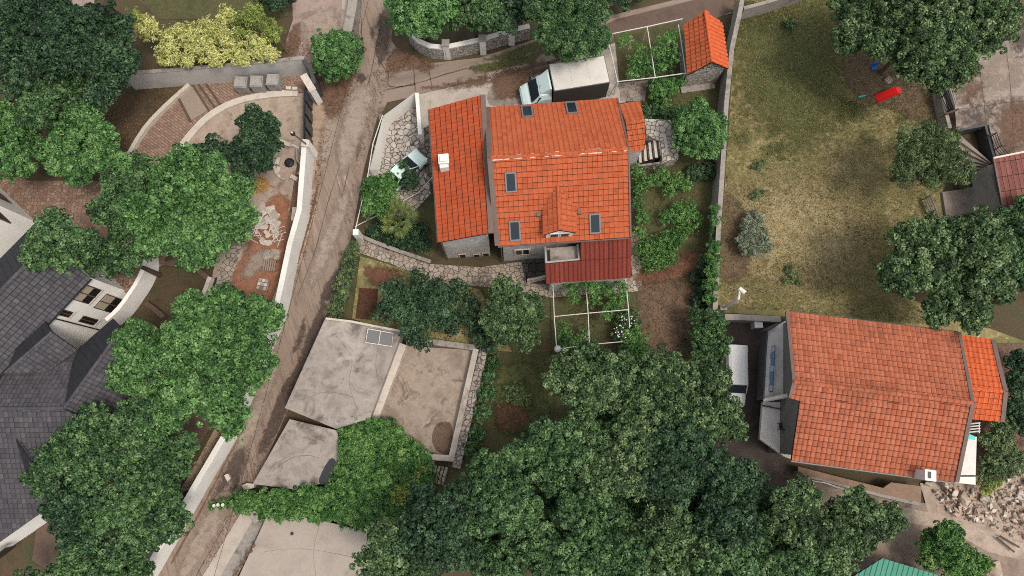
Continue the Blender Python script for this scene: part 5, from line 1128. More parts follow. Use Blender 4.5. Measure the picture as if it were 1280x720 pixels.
for (x, y, a, lab) in [(358, 181, -.35, 'long pale kerb stone lying above the planting ring'), (349, 203, 1.3, 'pale kerb stone standing left of the planting ring'), (369, 224, -.5, 'pale block lying below the planting ring'), (349, 215, 1.2, 'short pale stone nearest the dark fig tree')]:
    mm = M(); mm.box(P(x, y, 0)+V((0, 0, .2)), (.95 if 'long' in lab else .6, .32, .36), a); tag(mm.build('kerb_stone', m_palest), lab, 'stone')
r = thing('wall_bracket', 'thin pale curved pipe along the lane wall beside the planting ring', 'pipe', P(372, 200, 0))
mm = M(); mm.tube(pxl([(371, 186), (371, 199), (377, 208), (380, 208)], .8), .09, 6); mm.build('pipe', m_wallcap, r)
mm = M()
for k in range(3): mm.box(drop(P(370, 270, 0), .1+.18*k), (.34, 1.1, .16), -.06+rnd.uniform(-.05, .05))
tag(mm.build('kerb_stack', m_palest), 'short stack of pale kerb stones by the lane wall', 'stones')
# rubble slabs
for k in range(58):
    a = rnd.uniform(0, 6.28); q = rnd.random()**.6; x, y = 334+math.cos(a)*17*q+rnd.uniform(-2, 2), 279+math.sin(a)*26*q
    n = rnd.choice((4, 5)); s = rnd.uniform(.16, .42); R = Matrix.Rotation(rnd.uniform(0, 6.28), 3, 'Z') @ Matrix.Rotation(rnd.uniform(-.35, .35), 3, 'X')
    c = P(x, y, 0)+V((0, 0, .1+rnd.uniform(0, .35)*(1-q)+.05)); tp = [c+R @ V((math.cos(6.28*j/n)*s*rnd.uniform(.7, 1.2), math.sin(6.28*j/n)*s*.75, .04)) for j in range(n)]
    mm = M(); mm.solid(tp, [p-R @ V((0, 0, .08)) for p in tp]); tag(mm.build('stone_slab', rnd.choice((m_palest, m_palest, m_conc))), 'broken pale stone slab in the heap on the sandy yard', 'slab', 'broken stone slabs heaped on the sandy yard')
for k in range(22):
    x, y = 338+rnd.uniform(-20, 18), 290+rnd.uniform(-18, 16); a = rnd.uniform(0, 3.14); c = P(x, y, 0)+V((0, 0, .3)); d_ = V((math.cos(a), math.sin(a), rnd.uniform(-.1, .1)))*rnd.uniform(.3, .6)
    mm = M(); mm.tube([c-d_, c+d_], .035, 4); tag(mm.build('lath', m_pipew), 'thin pale lath lying over the broken slab heap', 'stick', 'thin pale laths on the slab heap')
def pallet(label, x, y, rz, w, l, load):
    c = P(x, y, 0); r = thing('pallet', label, 'pallet', c, 'pallets on the red earth')
    R = Matrix.Rotation(rz, 3, 'Z'); zz = zr+.03
    for k in range(6): mm = M(); mm.box(c+R @ V((-w/2+w*(k+.5)/6, 0, zz+.14)), (w/6*.68, l, .03), rz); mm.build('board', m_wood, r)
    for k in (-1, 0, 1): mm = M(); mm.box(c+R @ V((0, k*l*.42, zz+.06)), (w, .1, .1), rz); mm.build('bearer', m_wooddk, r)
    return r, c, R, zz
pallet('empty grey wooden pallet just below the heap of broken slabs', 338, 333, -.07, 1.0, .85, 0)
rb_, c, R, zz = pallet('pallet stacked with pale tiles, nearest the bottom trees', 331, 357, -.22, .85, .95, 1)
for i in range(3):
    for j in range(3):
        if (i, j) != (1, 0): mm = M(); mm.box(c+R @ V((-.26+.26*i, -.3+.3*j, zz+.3)), (.22, .26, .28), -.22); tag(mm.build('tile_stack', m_palest if (i+j) % 2 else m_conc), 'small stack of pale tiles standing on the lower pallet', 'tiles', 'stacks of pale tiles on the lower pallet')
mm = M(); cc = P(338, 319, 0)
for k in range(9): mm.lathe([(0, .35), (.28, .2), (.36, 0)], cc+V((rnd.uniform(-.5, .5), rnd.uniform(-.4, .4), rnd.uniform(0, .1))), 7)
tag(mm.build('cement_sack', m_conc), 'slumped pale sacks piled behind the empty pallet', 'sacks')
# straw heap
N = 700; a = nrg.uniform(0, 6.28, N); q = nrg.uniform(0, 1, N)**.5; c = P(324, 232, 0)
pos = np.stack([c.x+np.cos(a)*q*.85, c.y+np.sin(a)*q*.7, .08+(1-q*q)*.5*nrg.uniform(.8, 1, N)], 1); nor = nrg.normal(size=(N, 3)); nor[:, 2] += .8
tag(leafobj('straw_heap', pos, nor, .45, .04, nrg.uniform(0, 1, N), m_straw, None), 'heap of yellow straw beside the big tree on the sandy yard', 'straw')
# ================================================================== VEHICLES
def section(hw, zb, zt, tuck=.16, top=.86):
    return [(-hw*.94, zb), (-hw, zb+(zt-zb)*.35), (-hw*.985, zb+(zt-zb)*.72), (-hw*top, zt-.04), (-hw*top*.7, zt), (hw*top*.7, zt), (hw*top, zt-.04), (hw*.985, zb+(zt-zb)*.72), (hw, zb+(zt-zb)*.35), (hw*.94, zb)]
def loft(st, m=None):
    m = m or M(); R = [[V((x, yy, zz)) for yy, zz in section(hw, zb, zt, top=tp)] for x, zb, zt, hw, tp in st]
    for i in range(len(R)-1):
        for k in range(9): m.face([R[i][k], R[i+1][k], R[i+1][k+1], R[i][k+1]])
        m.face([R[i][9], R[i+1][9], R[i+1][0], R[i][0]])
    m.face(R[0]); m.face(R[-1][::-1]); return m
def wheels(r, xs, hw, rad):
    for x in xs:
        for sy in (-1, 1):
            m = M(); m.tube([(x, sy*(hw-.2), rad), (x, sy*hw, rad)], rad, 16); o = m.build('wheel', m_tyre, r, local=True); m = M(); m.tube([(x, sy*(hw-.06), rad), (x, sy*(hw+.012), rad)], rad*.62, 12); m.build('rim', m_rim, o, local=True)
def quadslab(pts, d, m=None):
    m = m or M(); p = [V(q) for q in pts]; n = (p[1]-p[0]).cross(p[2]-p[0]).normalized(); m.solid([q+n*d for q in p], [q-n*.02 for q in p]); return m
# box truck
a, b, c, d = P(687, 80, 3.25), P(756, 69, 3.25), P(761.5, 103, 3.25), P(692, 114, 3.25)
fx = ((a+d)-(b+c)).normalized(); fx.z = 0; ctr = (a+b+c+d)/4; blen = ((a-b).length+(d-c).length)/2; bw_ = ((a-d).length+(b-c).length)/2*.985
tr = thing('box_truck', 'box truck with pale cab and cream box roof parked behind the house', 'truck', (ctr.x, ctr.y, 0), None, math.atan2(fx.y, fx.x))
hl, hw = blen/2, bw_/2
m = M(); m.box((0, 0, 2.0), (blen, bw_, 2.38)); m.build('cargo_box', m_tside, tr, local=True)
m = M(); m.box((0, 0, 3.22), (blen-.06, bw_-.06, .06)); o = m.build('cargo_roof', m_tbox, tr, local=True)
m = M()
for x in (-hl*.33, hl*.3): m.box((x, .05, 3.256), (.025, bw_-.1, .012))
m.build('roof_seam', m_tbox, o, local=True)
m = M()
for sy in (-1, 1): m.box((0, sy*(hw-.005), 3.2), (blen+.02, .06, .1)); 
for sx in (-1, 1): m.box((sx*(hl-.005), 0, 3.2), (.06, bw_+.02, .1))
m.build('edge_trim', m_lead, tr, local=True)
m = M(); m.box((.6, 0, .72), (blen+2.0, .8, .18)); m.build('chassis', m_black, tr, local=True)
fw = hw*.94; x0 = hl+.10
m = loft([(x0, .5, 2.35, fw, .84), (x0+.75, .45, 2.3, fw, .82), (x0+.92, .42, 2.2, fw, .8), (x0+1.6, .40, 1.35, fw, .88), (x0+1.9, .40, 1.22, fw*.97, .86), (x0+2.2, .42, 1.02, fw*.86, .82), (x0+2.32, .5, .85, fw*.7, .8)]); m.build('cab', m_tpaint, tr, local=True, smooth=False)
m = M(); tt = fw*.76; bb = fw*.84; xa, xb_ = x0+.98, x0+1.58
m = quadslab([(xb_, -bb, 1.44), (xb_, bb, 1.44), (xa, tt*.94, 2.13), (xa, -tt*.94, 2.13)], .035); m.build('windscreen', m_pane, tr, local=True)
for sy in (-1, 1):
    q = [(x0+.25, sy*fw*.975, 1.35), (x0+1.3, sy*fw*.985, 1.35), (x0+.98, sy*fw*.86, 2.05), (x0+.25, sy*fw*.87, 2.05)]; q = q if sy < 0 else q[::-1]
    m = quadslab(q, .02); m.build('side_window', m_pane, tr, local=True)
    m = M(); m.box((x0+1.35, sy*(fw+.16), 1.55), (.12, .24, .34)); m.build('mirror', m_black, tr, local=True)
    m = M(); m.box((x0+2.12, sy*fw*.72, .86), (.2, .28, .2), sy*-.35); m.build('headlight', m_lampl, tr, local=True)
m = M(); hi, lo = 3.05, 2.36; xs0, xs1 = x0+.02, x0+.85
m.solid([V((xs0, -fw*.8, hi)), V((xs0+.12, -fw*.76, hi)), V((xs0+.12, fw*.76, hi)), V((xs0, fw*.8, hi))][::-1], [V((xs0, -fw*.88, 2.2)), V((xs1, -fw*.68, 2.3)), V((xs1, fw*.68, 2.3)), V((xs0, fw*.88, 2.2))][::-1]); m.build('wind_deflector', m_tpaint, tr, local=True)
m = M(); m.box((x0+.98, 0, 2.2), (.05, .3, .03)); m.tube([(x0+.9, .1, 2.2), (x0+.75, .1, 2.5)], .015, 4); m.build('aerial', m_black, tr, local=True)
m = M(); m.box((x0+2.3, 0, .55), (.14, fw*1.5, .22)); m.build('bumper', m_dgrey, tr, local=True)
wheels(tr, (x0+1.5, -hl*.45), hw*.92, .36)
def car(name, label, px, py, z, ang, Lc, Wc, Hc, mat, van=False):
    p = P(px, py, z); r = thing(name, label, 'van' if van else 'car', (p.x, p.y, .02), None, ang); h = Wc/2; f, k = Lc/2, -Lc/2
    if van:
        st = [(f, .45, .75, h*.8, .85), (f-.12, .3, .95, h*.94, .86), (f-.75, .28, 1.12, h, .86), (f-1.0, .28, 1.2, h, .86), (k+.05, .28, 1.2, h, .9), (k, .35, 1.1, h*.97, .9)]
        cabin = [(f-1.0, 1.0, 1.2, h*.96, .9), (f-1.55, 1.0, Hc-.04, h*.93, .82), (k+.06, 1.0, Hc-.02, h*.95, .84)]
        wsx = (f-1.02, f-1.52)
    else:
        st = [(f, .4, .6, h*.75, .85), (f-.12, .28, .78, h*.92, .84), (f-1.0, .25, .92, h, .86), (k+.9, .25, .95, h, .88), (k+.1, .3, .92, h*.95, .86), (k, .4, .8, h*.86, .86)]
        cabin = [(f-1.0, .8, .93, h*.9, .9), (f-1.7, .8, Hc-.03, h*.88, .78), (k+.85, .8, Hc-.02, h*.86, .78), (k+.12, .8, 1.0, h*.86, .86)]
        wsx = (f-1.02, f-1.66)
    loft(st[::-1]).build('body', mat, r, local=True)
    loft(cabin[::-1]).build('cabin_glass' if not van else 'cabin', m_pane if not van else mat, r, local=True)
    if not van:
        m = M(); m.box(((f-1.7+k+.85)/2, 0, Hc+.005), (Lc-2.45, h*1.28, .05)); m.build('roof', mat, r, local=True)
        for sy in (-1, 1):
            m = M(); m.tube([(f-1.05, sy*h*.8, .95), (f-1.7, sy*h*.66, Hc), (k+.85, sy*h*.64, Hc), (k+.15, sy*h*.74, 1.0)], .045, 5); m.build('pillar', mat, r, local=True)
            m = M(); m.box(((f-1.7+k+.85)/2, sy*h*.86, 1.12), (.08, .06, .5)); m.build('pillar', mat, r, local=True)
    else:
        m = quadslab([(f-1.0, -h*.8, 1.24), (f-1.0, h*.8, 1.24), (f-1.5, h*.7, Hc-.1), (f-1.5, -h*.7, Hc-.1)], .05); m.build('windscreen', m_pane, r, local=True)
    for sy in (-1, 1):
        m = M(); m.box((f-.14, sy*h*.66, .68), (.2, .3, .16), -sy*.4); m.build('headlight', m_lampl, r, local=True)
        m = M(); m.box((f-1.2, sy*(h+.1), 1.0), (.12, .2, .14)); m.build('mirror', m_black, r, local=True)
        m = M(); m.box((k+.05, sy*h*.75, .75), (.1, .18, .22)); m.build('tail_light', m_redp, r, local=True)
    m = M(); m.box((f-.02, 0, .42), (.1, Wc*.8, .16)); m.build('bumper', m_dgrey, r, local=True)
    wheels(r, (f-.75, k+.75), h*.97, .31)
    return r
car('parked_car', 'small pale mint car half hidden by leaves in the stone courtyard', 509, 216, 0, math.radians(47), 3.7, 1.6, 1.42, m_car)
car('parked_van', 'white van half covered by tree branches in the dark yard', 917, 470, .8, math.radians(-93), 4.5, 1.75, 1.95, m_van, True)
mm = M(); c = P(943, 408, 0); mm.box(c+V((0, 0, .5)), (.62, .5, .9)); o = mm.build('wall_box', m_van); tag(o, 'small white box standing by the low wall of the dark yard', 'box')
# ================================================================== TREES AND PLANTS
TREES = [
 # name, label, lobes, palette, z, leaf, kw
 ('broadleaf_tree', 'large dark tree filling the top left corner', [(60, 20, 46), (110, 46, 46), (142, 84, 30), (84, 70, 42), (20, 62, 34), (132, 118, 24), (30, 105, 28), (10, 22, 34), (160, 78, 18), (150, 40, 24)], 'dark', 6.0, .28, {}),
 ('broadleaf_tree', 'medium green tree below the dark corner tree', [(104, 140, 26), (70, 120, 30), (50, 140, 26), (90, 102, 26)], 'mid', 5.5, .27, {}),
 ('broadleaf_tree', 'lighter green tree with a pointed top beside the bank', [(98, 168, 36), (72, 192, 30), (124, 196, 28), (112, 150, 20), (146, 210, 22), (100, 215, 22), (130, 175, 20)], 'bright', 5.0, .27, {}),
 ('broadleaf_tree', 'green tree cut by the left edge above the villa', [(14, 182, 32), (24, 206, 22), (-10, 160, 34), (6, 150, 22), (36, 170, 18)], 'bright', 5.0, .27, {}),
 ('broadleaf_tree', 'bright green tree sprawling over the middle of the sandy yard', [(240, 226, 46), (200, 268, 40), (272, 262, 40), (296, 240, 26), (214, 216, 26), (250, 306, 34), (286, 290, 26), (226, 296, 26), (190, 300, 22), (262, 210, 26), (305, 270, 18)], 'bright', 6.0, .28, {}),
 ('broadleaf_tree', 'duller green tree between the bright yard tree and the brown paving', [(152, 240, 30), (172, 212, 22), (134, 262, 22), (168, 268, 26), (150, 292, 20), (186, 240, 20)], 'mid', 5.4, .27, {}),
 ('fig_tree', 'dark glossy tree in the sandy yard below the stone blocks', [(320, 164, 24), (300, 194, 20), (338, 156, 15), (272, 190, 20), (326, 200, 18), (338, 178, 16), (306, 212, 15), (252, 190, 12), (318, 140, 10)], 'dark', 3.6, .26, {}),
 ('broadleaf_tree', 'green tree overhanging the grey villa roof', [(66, 300, 34), (42, 318, 18), (94, 314, 27), (70, 280, 20), (112, 304, 18)], 'mid', 8.6, .25, {}),
 ('broadleaf_tree', 'sparse tree between the villa facade and the brown paving', [(128, 316, 26), (160, 322, 22), (140, 334, 14), (182, 308, 20), (110, 330, 16)], 'mid', 6.2, .25, {'dens': .8}),
 ('broadleaf_tree', 'broad bright green tree between villa and lane', [(234, 440, 50), (298, 416, 44), (184, 440, 36), (270, 486, 44), (316, 458, 34), (212, 500, 40), (160, 474, 26), (330, 396, 26), (286, 378, 22), (246, 394, 30), (290, 520, 30), (158, 430, 18)], 'bright', 6.5, .28, {}),
 ('broadleaf_tree', 'dark green tree leaning over the villa dormers', [(120, 540, 36), (84, 566, 32), (158, 552, 34), (62, 604, 22), (176, 520, 30), (120, 584, 32), (196, 560, 28), (46, 598, 14)], 'mid', 6.2, .26, {}),
 ('broadleaf_tree', 'dark green tree beside the white lane wall near the bottom', [(176, 616, 42), (210, 600, 28), (144, 640, 34), (206, 650, 30), (180, 668, 30), (226, 566, 24)], 'mid', 5.8, .26, {}),
 ('broadleaf_tree', 'dark tree over the lower white wall of the villa', [(94, 632, 30), (66, 636, 14), (110, 664, 32), (100, 616, 26)], 'dark', 5.8, .26, {}),
 ('broadleaf_tree', 'dark tree cut by the bottom edge below the villa', [(120, 700, 40), (160, 716, 30), (72, 722, 20), (36, 728, 16), (92, 700, 20)], 'mid', 5.0, .26, {}),
 ('round_shrub', 'perfectly round clipped bright shrub at the head of the lane', [(421, 68, 30), (412, 58, 22), (432, 60, 21), (414, 80, 22), (430, 80, 21)], 'bright', 2.0, .2, {'csize': .75, 'dens': 1.2}),
 ('broadleaf_tree', 'bright green tree over the stone wall at the top, left of the three', [(522, 22, 34), (540, 32, 18), (504, 10, 22), (552, 8, 26)], 'bright', 4.5, .26, {}),
 ('broadleaf_tree', 'green tree over the stone wall at the top, middle of the three', [(584, 14, 32), (570, 24, 14), (604, 20, 24), (600, -6, 26), (616, 32, 10)], 'mid', 4.5, .26, {}),
 ('broadleaf_tree', 'dark green tree over the stone wall at the top, right of the three', [(640, 4, 30), (630, 30, 18), (664, 10, 20), (650, -14, 30)], 'dark', 4.5, .26, {}),
 ('cypress_tree', 'dark drooping tree above the box truck', [(708, 22, 40), (690, 46, 26), (738, 14, 26), (742, 50, 22), (676, 10, 24), (720, 56, 22)], 'mid', 6.0, .24, {'asp': .4}),
 ('shrub', 'light green bush hanging over the truck from the side road', [(712, 62, 16), (736, 58, 14), (694, 60, 13), (752, 46, 10)], 'lime', 3.4, .22, {}),
 ('round_tree', 'round glossy tree between the house landing and the garden wall', [(872, 164, 27), (858, 150, 20), (888, 156, 22), (862, 178, 20), (886, 180, 20), (874, 142, 18)], 'bright', 3.2, .22, {'dens': 1.2}),
 ('broadleaf_tree', 'huge green tree at the top of the dry lawn', [(1108, 34, 50), (1164, 56, 52), (1214, 30, 50), (1136, 80, 26), (1176, 96, 26), (1238, 44, 26), (1068, 48, 28), (1190, -6, 50), (1060, 10, 26), (1140, 10, 44), (1200, 78, 26), (1256, 14, 20), (1098, 56, 24)], 'grey', 6.5, .30, {}),
 ('feathery_tree', 'feathery olive tree on the right edge of the dry lawn', [(1150, 188, 32), (1182, 200, 28), (1130, 208, 22), (1160, 222, 22), (1164, 170, 22), (1200, 216, 16), (1136, 178, 16), (1184, 176, 16)], 'olive', 4.6, .30, {'asp': .25, 'up': .2}),
 ('broadleaf_tree', 'broad green tree above the annex of the right house', [(1150, 322, 42), (1206, 304, 44), (1190, 362, 46), (1238, 350, 38), (1122, 344, 28), (1212, 396, 22), (1132, 300, 24), (1168, 392, 20), (1240, 312, 28), (1172, 286, 20)], 'grey', 6.2, .30, {}),
 ('broadleaf_tree', 'bluish green tree at the right edge above the broad tree', [(1262, 286, 26), (1284, 310, 30), (1280, 262, 18), (1262, 330, 20), (1284, 348, 20)], 'mid', 5.0, .27, {}),
 ('broadleaf_tree', 'bluish round tree on the lawn just south of the house', [(634, 378, 28), (644, 402, 30), (618, 396, 22), (662, 388, 20), (656, 420, 20), (624, 414, 20), (630, 360, 14)], 'grey', 4.0, .24, {}),
 ('broadleaf_tree', 'dark loose tree beside the dug bed', [(506, 382, 28), (540, 372, 26), (572, 360, 12), (520, 410, 22), (492, 362, 16), (550, 394, 18), (482, 392, 14), (524, 352, 14), (560, 380, 14), (530, 428, 12)], 'dark', 3.4, .24, {'dens': .7}),
 ('broadleaf_tree', 'dark tree shading the north wall of the concrete pad', [(586, 378, 14), (592, 398, 16), (566, 404, 14)], 'dark', 2.6, .24, {'dens': .7}),
]
FOREST = [
 ('grey', [(736, 462, 42), (704, 470, 24), (766, 478, 30), (730, 496, 30)], 'dark-leaved tree touching the lawn pergola'),
 ('grey', [(812, 478, 40), (842, 500, 34), (796, 514, 30), (836, 466, 24)], 'tall grey-green tree above the middle of the grove'),
 ('grey', [(884, 492, 34), (900, 524, 30), (866, 524, 30), (874, 464, 22), (922, 536, 12)], 'grey-green tree hanging over the white van'),
 ('mid', [(706, 552, 40), (676, 566, 34), (700, 590, 32), (738, 548, 26)], 'brighter tree below the red soil patch'),
 ('grey', [(776, 560, 42), (754, 592, 34), (802, 590, 34)], 'tree in the very middle of the grove'),
 ('dark', [(846, 562, 40), (876, 590, 36), (834, 606, 32)], 'dark tree right of the grove centre'),
 ('mid', [(620, 604, 36), (600, 636, 36), (644, 630, 34), (632, 580, 22)], 'tree below the stone steps of the pad'),
 ('dark', [(548, 652, 36), (520, 676, 34), (566, 684, 34), (576, 628, 28), (532, 626, 24)], 'blackish tree touching the big ivy mass'),
 ('mid', [(664, 676, 40), (632, 700, 34), (690, 712, 34)], 'light tree at the bottom edge, left of the grove'),
 ('mid', [(750, 652, 36), (734, 690, 40), (776, 704, 36), (718, 640, 24)], 'bright tree at the bottom edge in the middle of the grove'),
 ('grey', [(830, 668, 40), (860, 700, 38), (816, 710, 34)], 'grey-green tree at the bottom edge, right of the bright one'),
 ('dark', [(908, 626, 38), (890, 656, 34), (932, 596, 22), (924, 660, 30)], 'dark tree bordering the shaded end of the yard'),
 ('grey', [(480, 700, 30), (500, 720, 30), (476, 668, 18)], 'dark tree overhanging the pale garage deck'),
 ('grey', [(992, 644, 34), (968, 674, 36), (1010, 676, 34), (1000, 618, 20)], 'tree growing over the white wire fence'),
 ('grey', [(1058, 648, 34), (1036, 680, 32), (1086, 660, 27), (1110, 648, 22), (1074, 628, 20)], 'tree between the brown slab and the green roof'),
 ('mid', [(934, 704, 38), (898, 716, 30), (984, 716, 30), (1026, 716, 20)], 'tree at the bottom edge below the wire fence'),
]
for nm, lab, lob, pal, z, lf, kw in TREES:
    tree(nm, lab, 'shrub' if 'shrub' in nm or 'bush' in lab else 'tree', lob, pal, z, lf, None, **kw)
for pal, lob, lab in FOREST: tree('broadleaf_tree', lab, 'tree', [(x, y, r_*1.08) for x, y, r_ in lob], pal, 6.0+rnd.uniform(-.5, .8), .27, 'trees of the grove')
BUSH = [
 ('shrub', 'grey-leaved shrub standing alone on the dry lawn', [(940, 290, 20), (946, 306, 18), (934, 306, 16), (942, 276, 12)], 'sage', .9, .15),
 ('shrub', 'sparse low green shrub by the wall side of the lawn, lower of two', [(945, 243, 6), (952, 240, 4), (940, 247, 4)], 'olive', .2, .13),
 ('shrub', 'sparse low green shrub by the wall side of the lawn, upper of two', [(948, 205, 6), (942, 210, 4), (954, 203, 3)], 'olive', .2, .13),
 ('shrub', 'sparse flat green shrub near the roof edge at the bottom of the lawn', [(990, 345, 7), (997, 353, 5), (986, 335, 5), (982, 350, 4)], 'olive', .25, .14),
 ('shrub', 'tiny dark shrub near the top edge of the lawn', [(986, 31, 7)], 'mid', .3, .16),
 ('young_tree', 'bright leafy young tree in front of the mint car', [(468, 232, 16), (482, 240, 15), (472, 254, 15), (486, 226, 11), (462, 246, 10), (478, 264, 10), (460, 262, 9)], 'ivy', 2.2, .22),
 ('shrub', 'leafy branches trailing across the mint car', [(512, 218, 8), (504, 206, 6), (518, 228, 8), (508, 230, 6)], 'dark', 1.6, .18),
 ('ground_shrub', 'dark low plants carpeting the palm bed', [(470, 288, 12), (490, 296, 14), (510, 302, 14), (524, 290, 12), (506, 284, 12), (530, 306, 10)], 'dark', .4, .18),
 ('grapevine', 'young vine growing beside the east wall of the house', [(797, 216, 10), (799, 236, 10), (798, 256, 10), (802, 272, 10), (800, 292, 8), (801, 310, 8)], 'lime', .9, .2),
 ('shrub', 'loose leafy shrub in the middle of the east garden', [(826, 222, 12), (846, 226, 11), (838, 240, 9), (856, 232, 8), (812, 226, 8)], 'lime', .9, .19),
 ('shrub', 'wide low shrub in the east garden above the red soil', [(816, 312, 16), (838, 300, 16), (852, 288, 12), (832, 322, 14), (812, 328, 13)], 'ivy', .9, .19),
 ('shrub', 'small loose shrub at the centre of the east garden', [(834, 272, 11), (850, 266, 13), (866, 276, 13), (862, 258, 9)], 'lime', .8, .19),
 ('grapevine', 'vine climbing the left half of the shed pergola', [(800, 64, 9), (796, 80, 13), (804, 88, 10), (790, 92, 9), (780, 52, 9)], 'lime', 1.9, .18),
 ('grapevine', 'vine climbing the right half of the shed pergola', [(832, 56, 12), (838, 72, 11), (826, 82, 11), (840, 46, 8), (814, 86, 9), (822, 66, 8)], 'lime', 2.0, .18),
 ('shrub', 'light leafy shrub between the shed pergola and the round tree', [(822, 110, 13), (836, 108, 11), (826, 122, 12), (850, 102, 7)], 'lime', 1.0, .18),
 ('shrub', 'dark grassy shrub above the stone landing', [(822, 138, 13), (808, 142, 10), (838, 142, 10)], 'mid', .4, .17),
 ('shrub', 'dense bush at the lower end of the ivy-covered garden wall', [(884, 416, 20), (896, 402, 14), (880, 440, 18), (898, 430, 14), (872, 396, 12)], 'mid', 2.4, .22),
 ('shrub', 'dark bush beside the round tree foot near the wall', [(886, 214, 12), (868, 216, 10)], 'dark', .7, .18),
 ('grapevine', 'vine draped over the top rail of the lawn pergola', [(735, 356, 9), (744, 362, 10), (756, 358, 8), (764, 366, 7), (716, 360, 9), (718, 372, 7), (742, 376, 7)], 'lime', 2.1, .19),
 ('grapevine', 'vine growing along the right post of the lawn pergola', [(776, 358, 8), (772, 378, 9), (764, 386, 8), (758, 394, 7), (780, 370, 7)], 'lime', 1.9, .18),
 ('grapevine', 'young vine at the lower left corner of the lawn pergola', [(704, 410, 9), (710, 424, 11), (724, 428, 9), (702, 428, 7), (730, 416, 6)], 'lime', 1.6, .18),
 ('flower_bush', 'bush with tiny pale flowers beside the right pergola post', [(786, 396, 12), (778, 404, 10), (790, 412, 10), (774, 418, 8)], 'grey', 1.1, .16),
 ('shrub', 'round green bush below the pergola next to the red soil', [(791, 424, 15), (796, 436, 13), (784, 436, 10)], 'ivy', 1.4, .2),
 ('shrub', 'leafy shrub on the rubble edge beside the side terrace', [(1246, 560, 22), (1240, 586, 18), (1262, 576, 20), (1252, 534, 16)], 'olive', 1.8, .2),
 ('shrub', 'yellowish shrub tip at the rim of the rubble', [(1236, 604, 11), (1230, 612, 7)], 'ylgreen', 1.2, .18),
 ('shrub', 'dark shrubs along the far side of the annex', [(1272, 452, 16), (1270, 482, 18), (1268, 514, 18), (1282, 530, 18)], 'dark', 1.4, .2),
 ('broadleaf_tree', 'rounded bush tree between the green roof and the pale path', [(1168, 680, 22), (1186, 668, 20), (1192, 698, 22), (1162, 698, 14), (1216, 704, 18), (1204, 716, 16)], 'ivy', 2.6, .22),
 ('shrub', 'scrubby dark plants below the winding stairs', [(1236, 222, 8), (1228, 238, 7), (1206, 226, 8)], 'olive', .8, .18),
 ('ivy_hedge', 'long narrow ivy hedge beside the lane above the garages', [(440, 318, 9), (436, 332, 10), (432, 346, 10), (428, 360, 11), (424, 374, 11), (420, 388, 10), (444, 308, 6)], 'olive', 1.0, .15),
 ('ivy', 'ivy growing over the right boundary wall above the street lamp', [(893, 276, 7), (893, 292, 8), (892, 308, 8), (891, 324, 9), (890, 340, 9), (888, 356, 9), (887, 372, 8), (894, 262, 5)], 'ivy', 2.1, .16),
 ('shrub', 'dark undergrowth along the foot of the ivy wall', [(876, 350, 12), (874, 376, 12), (880, 330, 9)], 'dark', .7, .18),
 ('shrub', 'weedy green strip outside the stone edging of the pad', [(612, 470, 10), (608, 492, 11), (602, 516, 11), (596, 540, 11), (590, 562, 11), (600, 580, 12), (616, 452, 8)], 'mid', .5, .17),
 ('shrub', 'sparse dry shrub on the grass right of the concrete pad', [(645, 490, 14), (655, 498, 9)], 'olive', .5, .14),
 ('shrub', 'dark shrub in the shade left of the bluish round tree', [(600, 420, 12), (612, 432, 9)], 'dark', 1.0, .2),
 ('shrub', 'dark green undergrowth below the drooping tree at the side road', [(770, -8, 16), (800, -12, 14), (780, 6, 8)], 'dark', 1.2, .2),
 ('shrub', 'dark evergreen clump behind the bamboo at the drive', [(342, 4, 14), (356, -6, 14), (330, -4, 12)], 'dark', 2.0, .2),
 ('shrub', 'small dark bush tucked behind the round clipped shrub', [(445, 55, 9), (449, 62, 6)], 'dark', 1.2, .18),
]
for nm, lab, lob, pal, z, lf in BUSH:
    kw = {'flat': .6, 'csize': .7} if z < 1.2 else {'csize': .8}
    cat = {'grapevine': 'vine', 'ivy': 'ivy', 'ivy_hedge': 'hedge', 'young_tree': 'tree', 'broadleaf_tree': 'tree'}.get(nm, 'shrub')
    tree(nm, lab, cat, lob, pal, z, lf, None, dens=.5 if nm == 'grapevine' or 'loose' in lab or 'sparse' in lab or 'east garden' in lab else 1.0, trunk=.06 if z > .6 else 0, partname='foliage', stem='stem', low=-.2, **kw)
for x, y in [(690, 622), (722, 606), (800, 640), (868, 640), (592, 606), (664, 632), (780, 630), (838, 530), (760, 520), (706, 680), (880, 690), (948, 626), (610, 670), (820, 560), (1010, 700), (660, 590)]:
    tree('shrub', 'low undergrowth shrub filling a gap between the grove trees', 'shrub', [(x, y, 20), (x+14, y+8, 15), (x-12, y+9, 15)], 'mid', 3.2, .24, 'undergrowth in the gaps of the grove', trunk=.06, partname='foliage', stem='stem')
# pale flowers
q = [(776, 408), (780, 414), (784, 402), (788, 410), (772, 416), (782, 420), (790, 398), (786, 418), (778, 398), (774, 422), (769, 412), (792, 404)]
pos = []
for x, y in q:
    for k in range(4): p = P(x+rnd.uniform(-3, 3), y+rnd.uniform(-3, 3), 1.5+rnd.uniform(0, .4)); pos.append(tuple(p))
fb = [o for o in COL.objects if o.name.startswith('flower_bush')][0]
N = len(pos); leafobj('blossom', np.array(pos), np.tile(np.array([[0., 0., 1.]]), (N, 1))+nrg.normal(scale=.3, size=(N, 3)), .12, .11, np.full(N, .5), m_globe, fb)['kind'] = 'stuff'
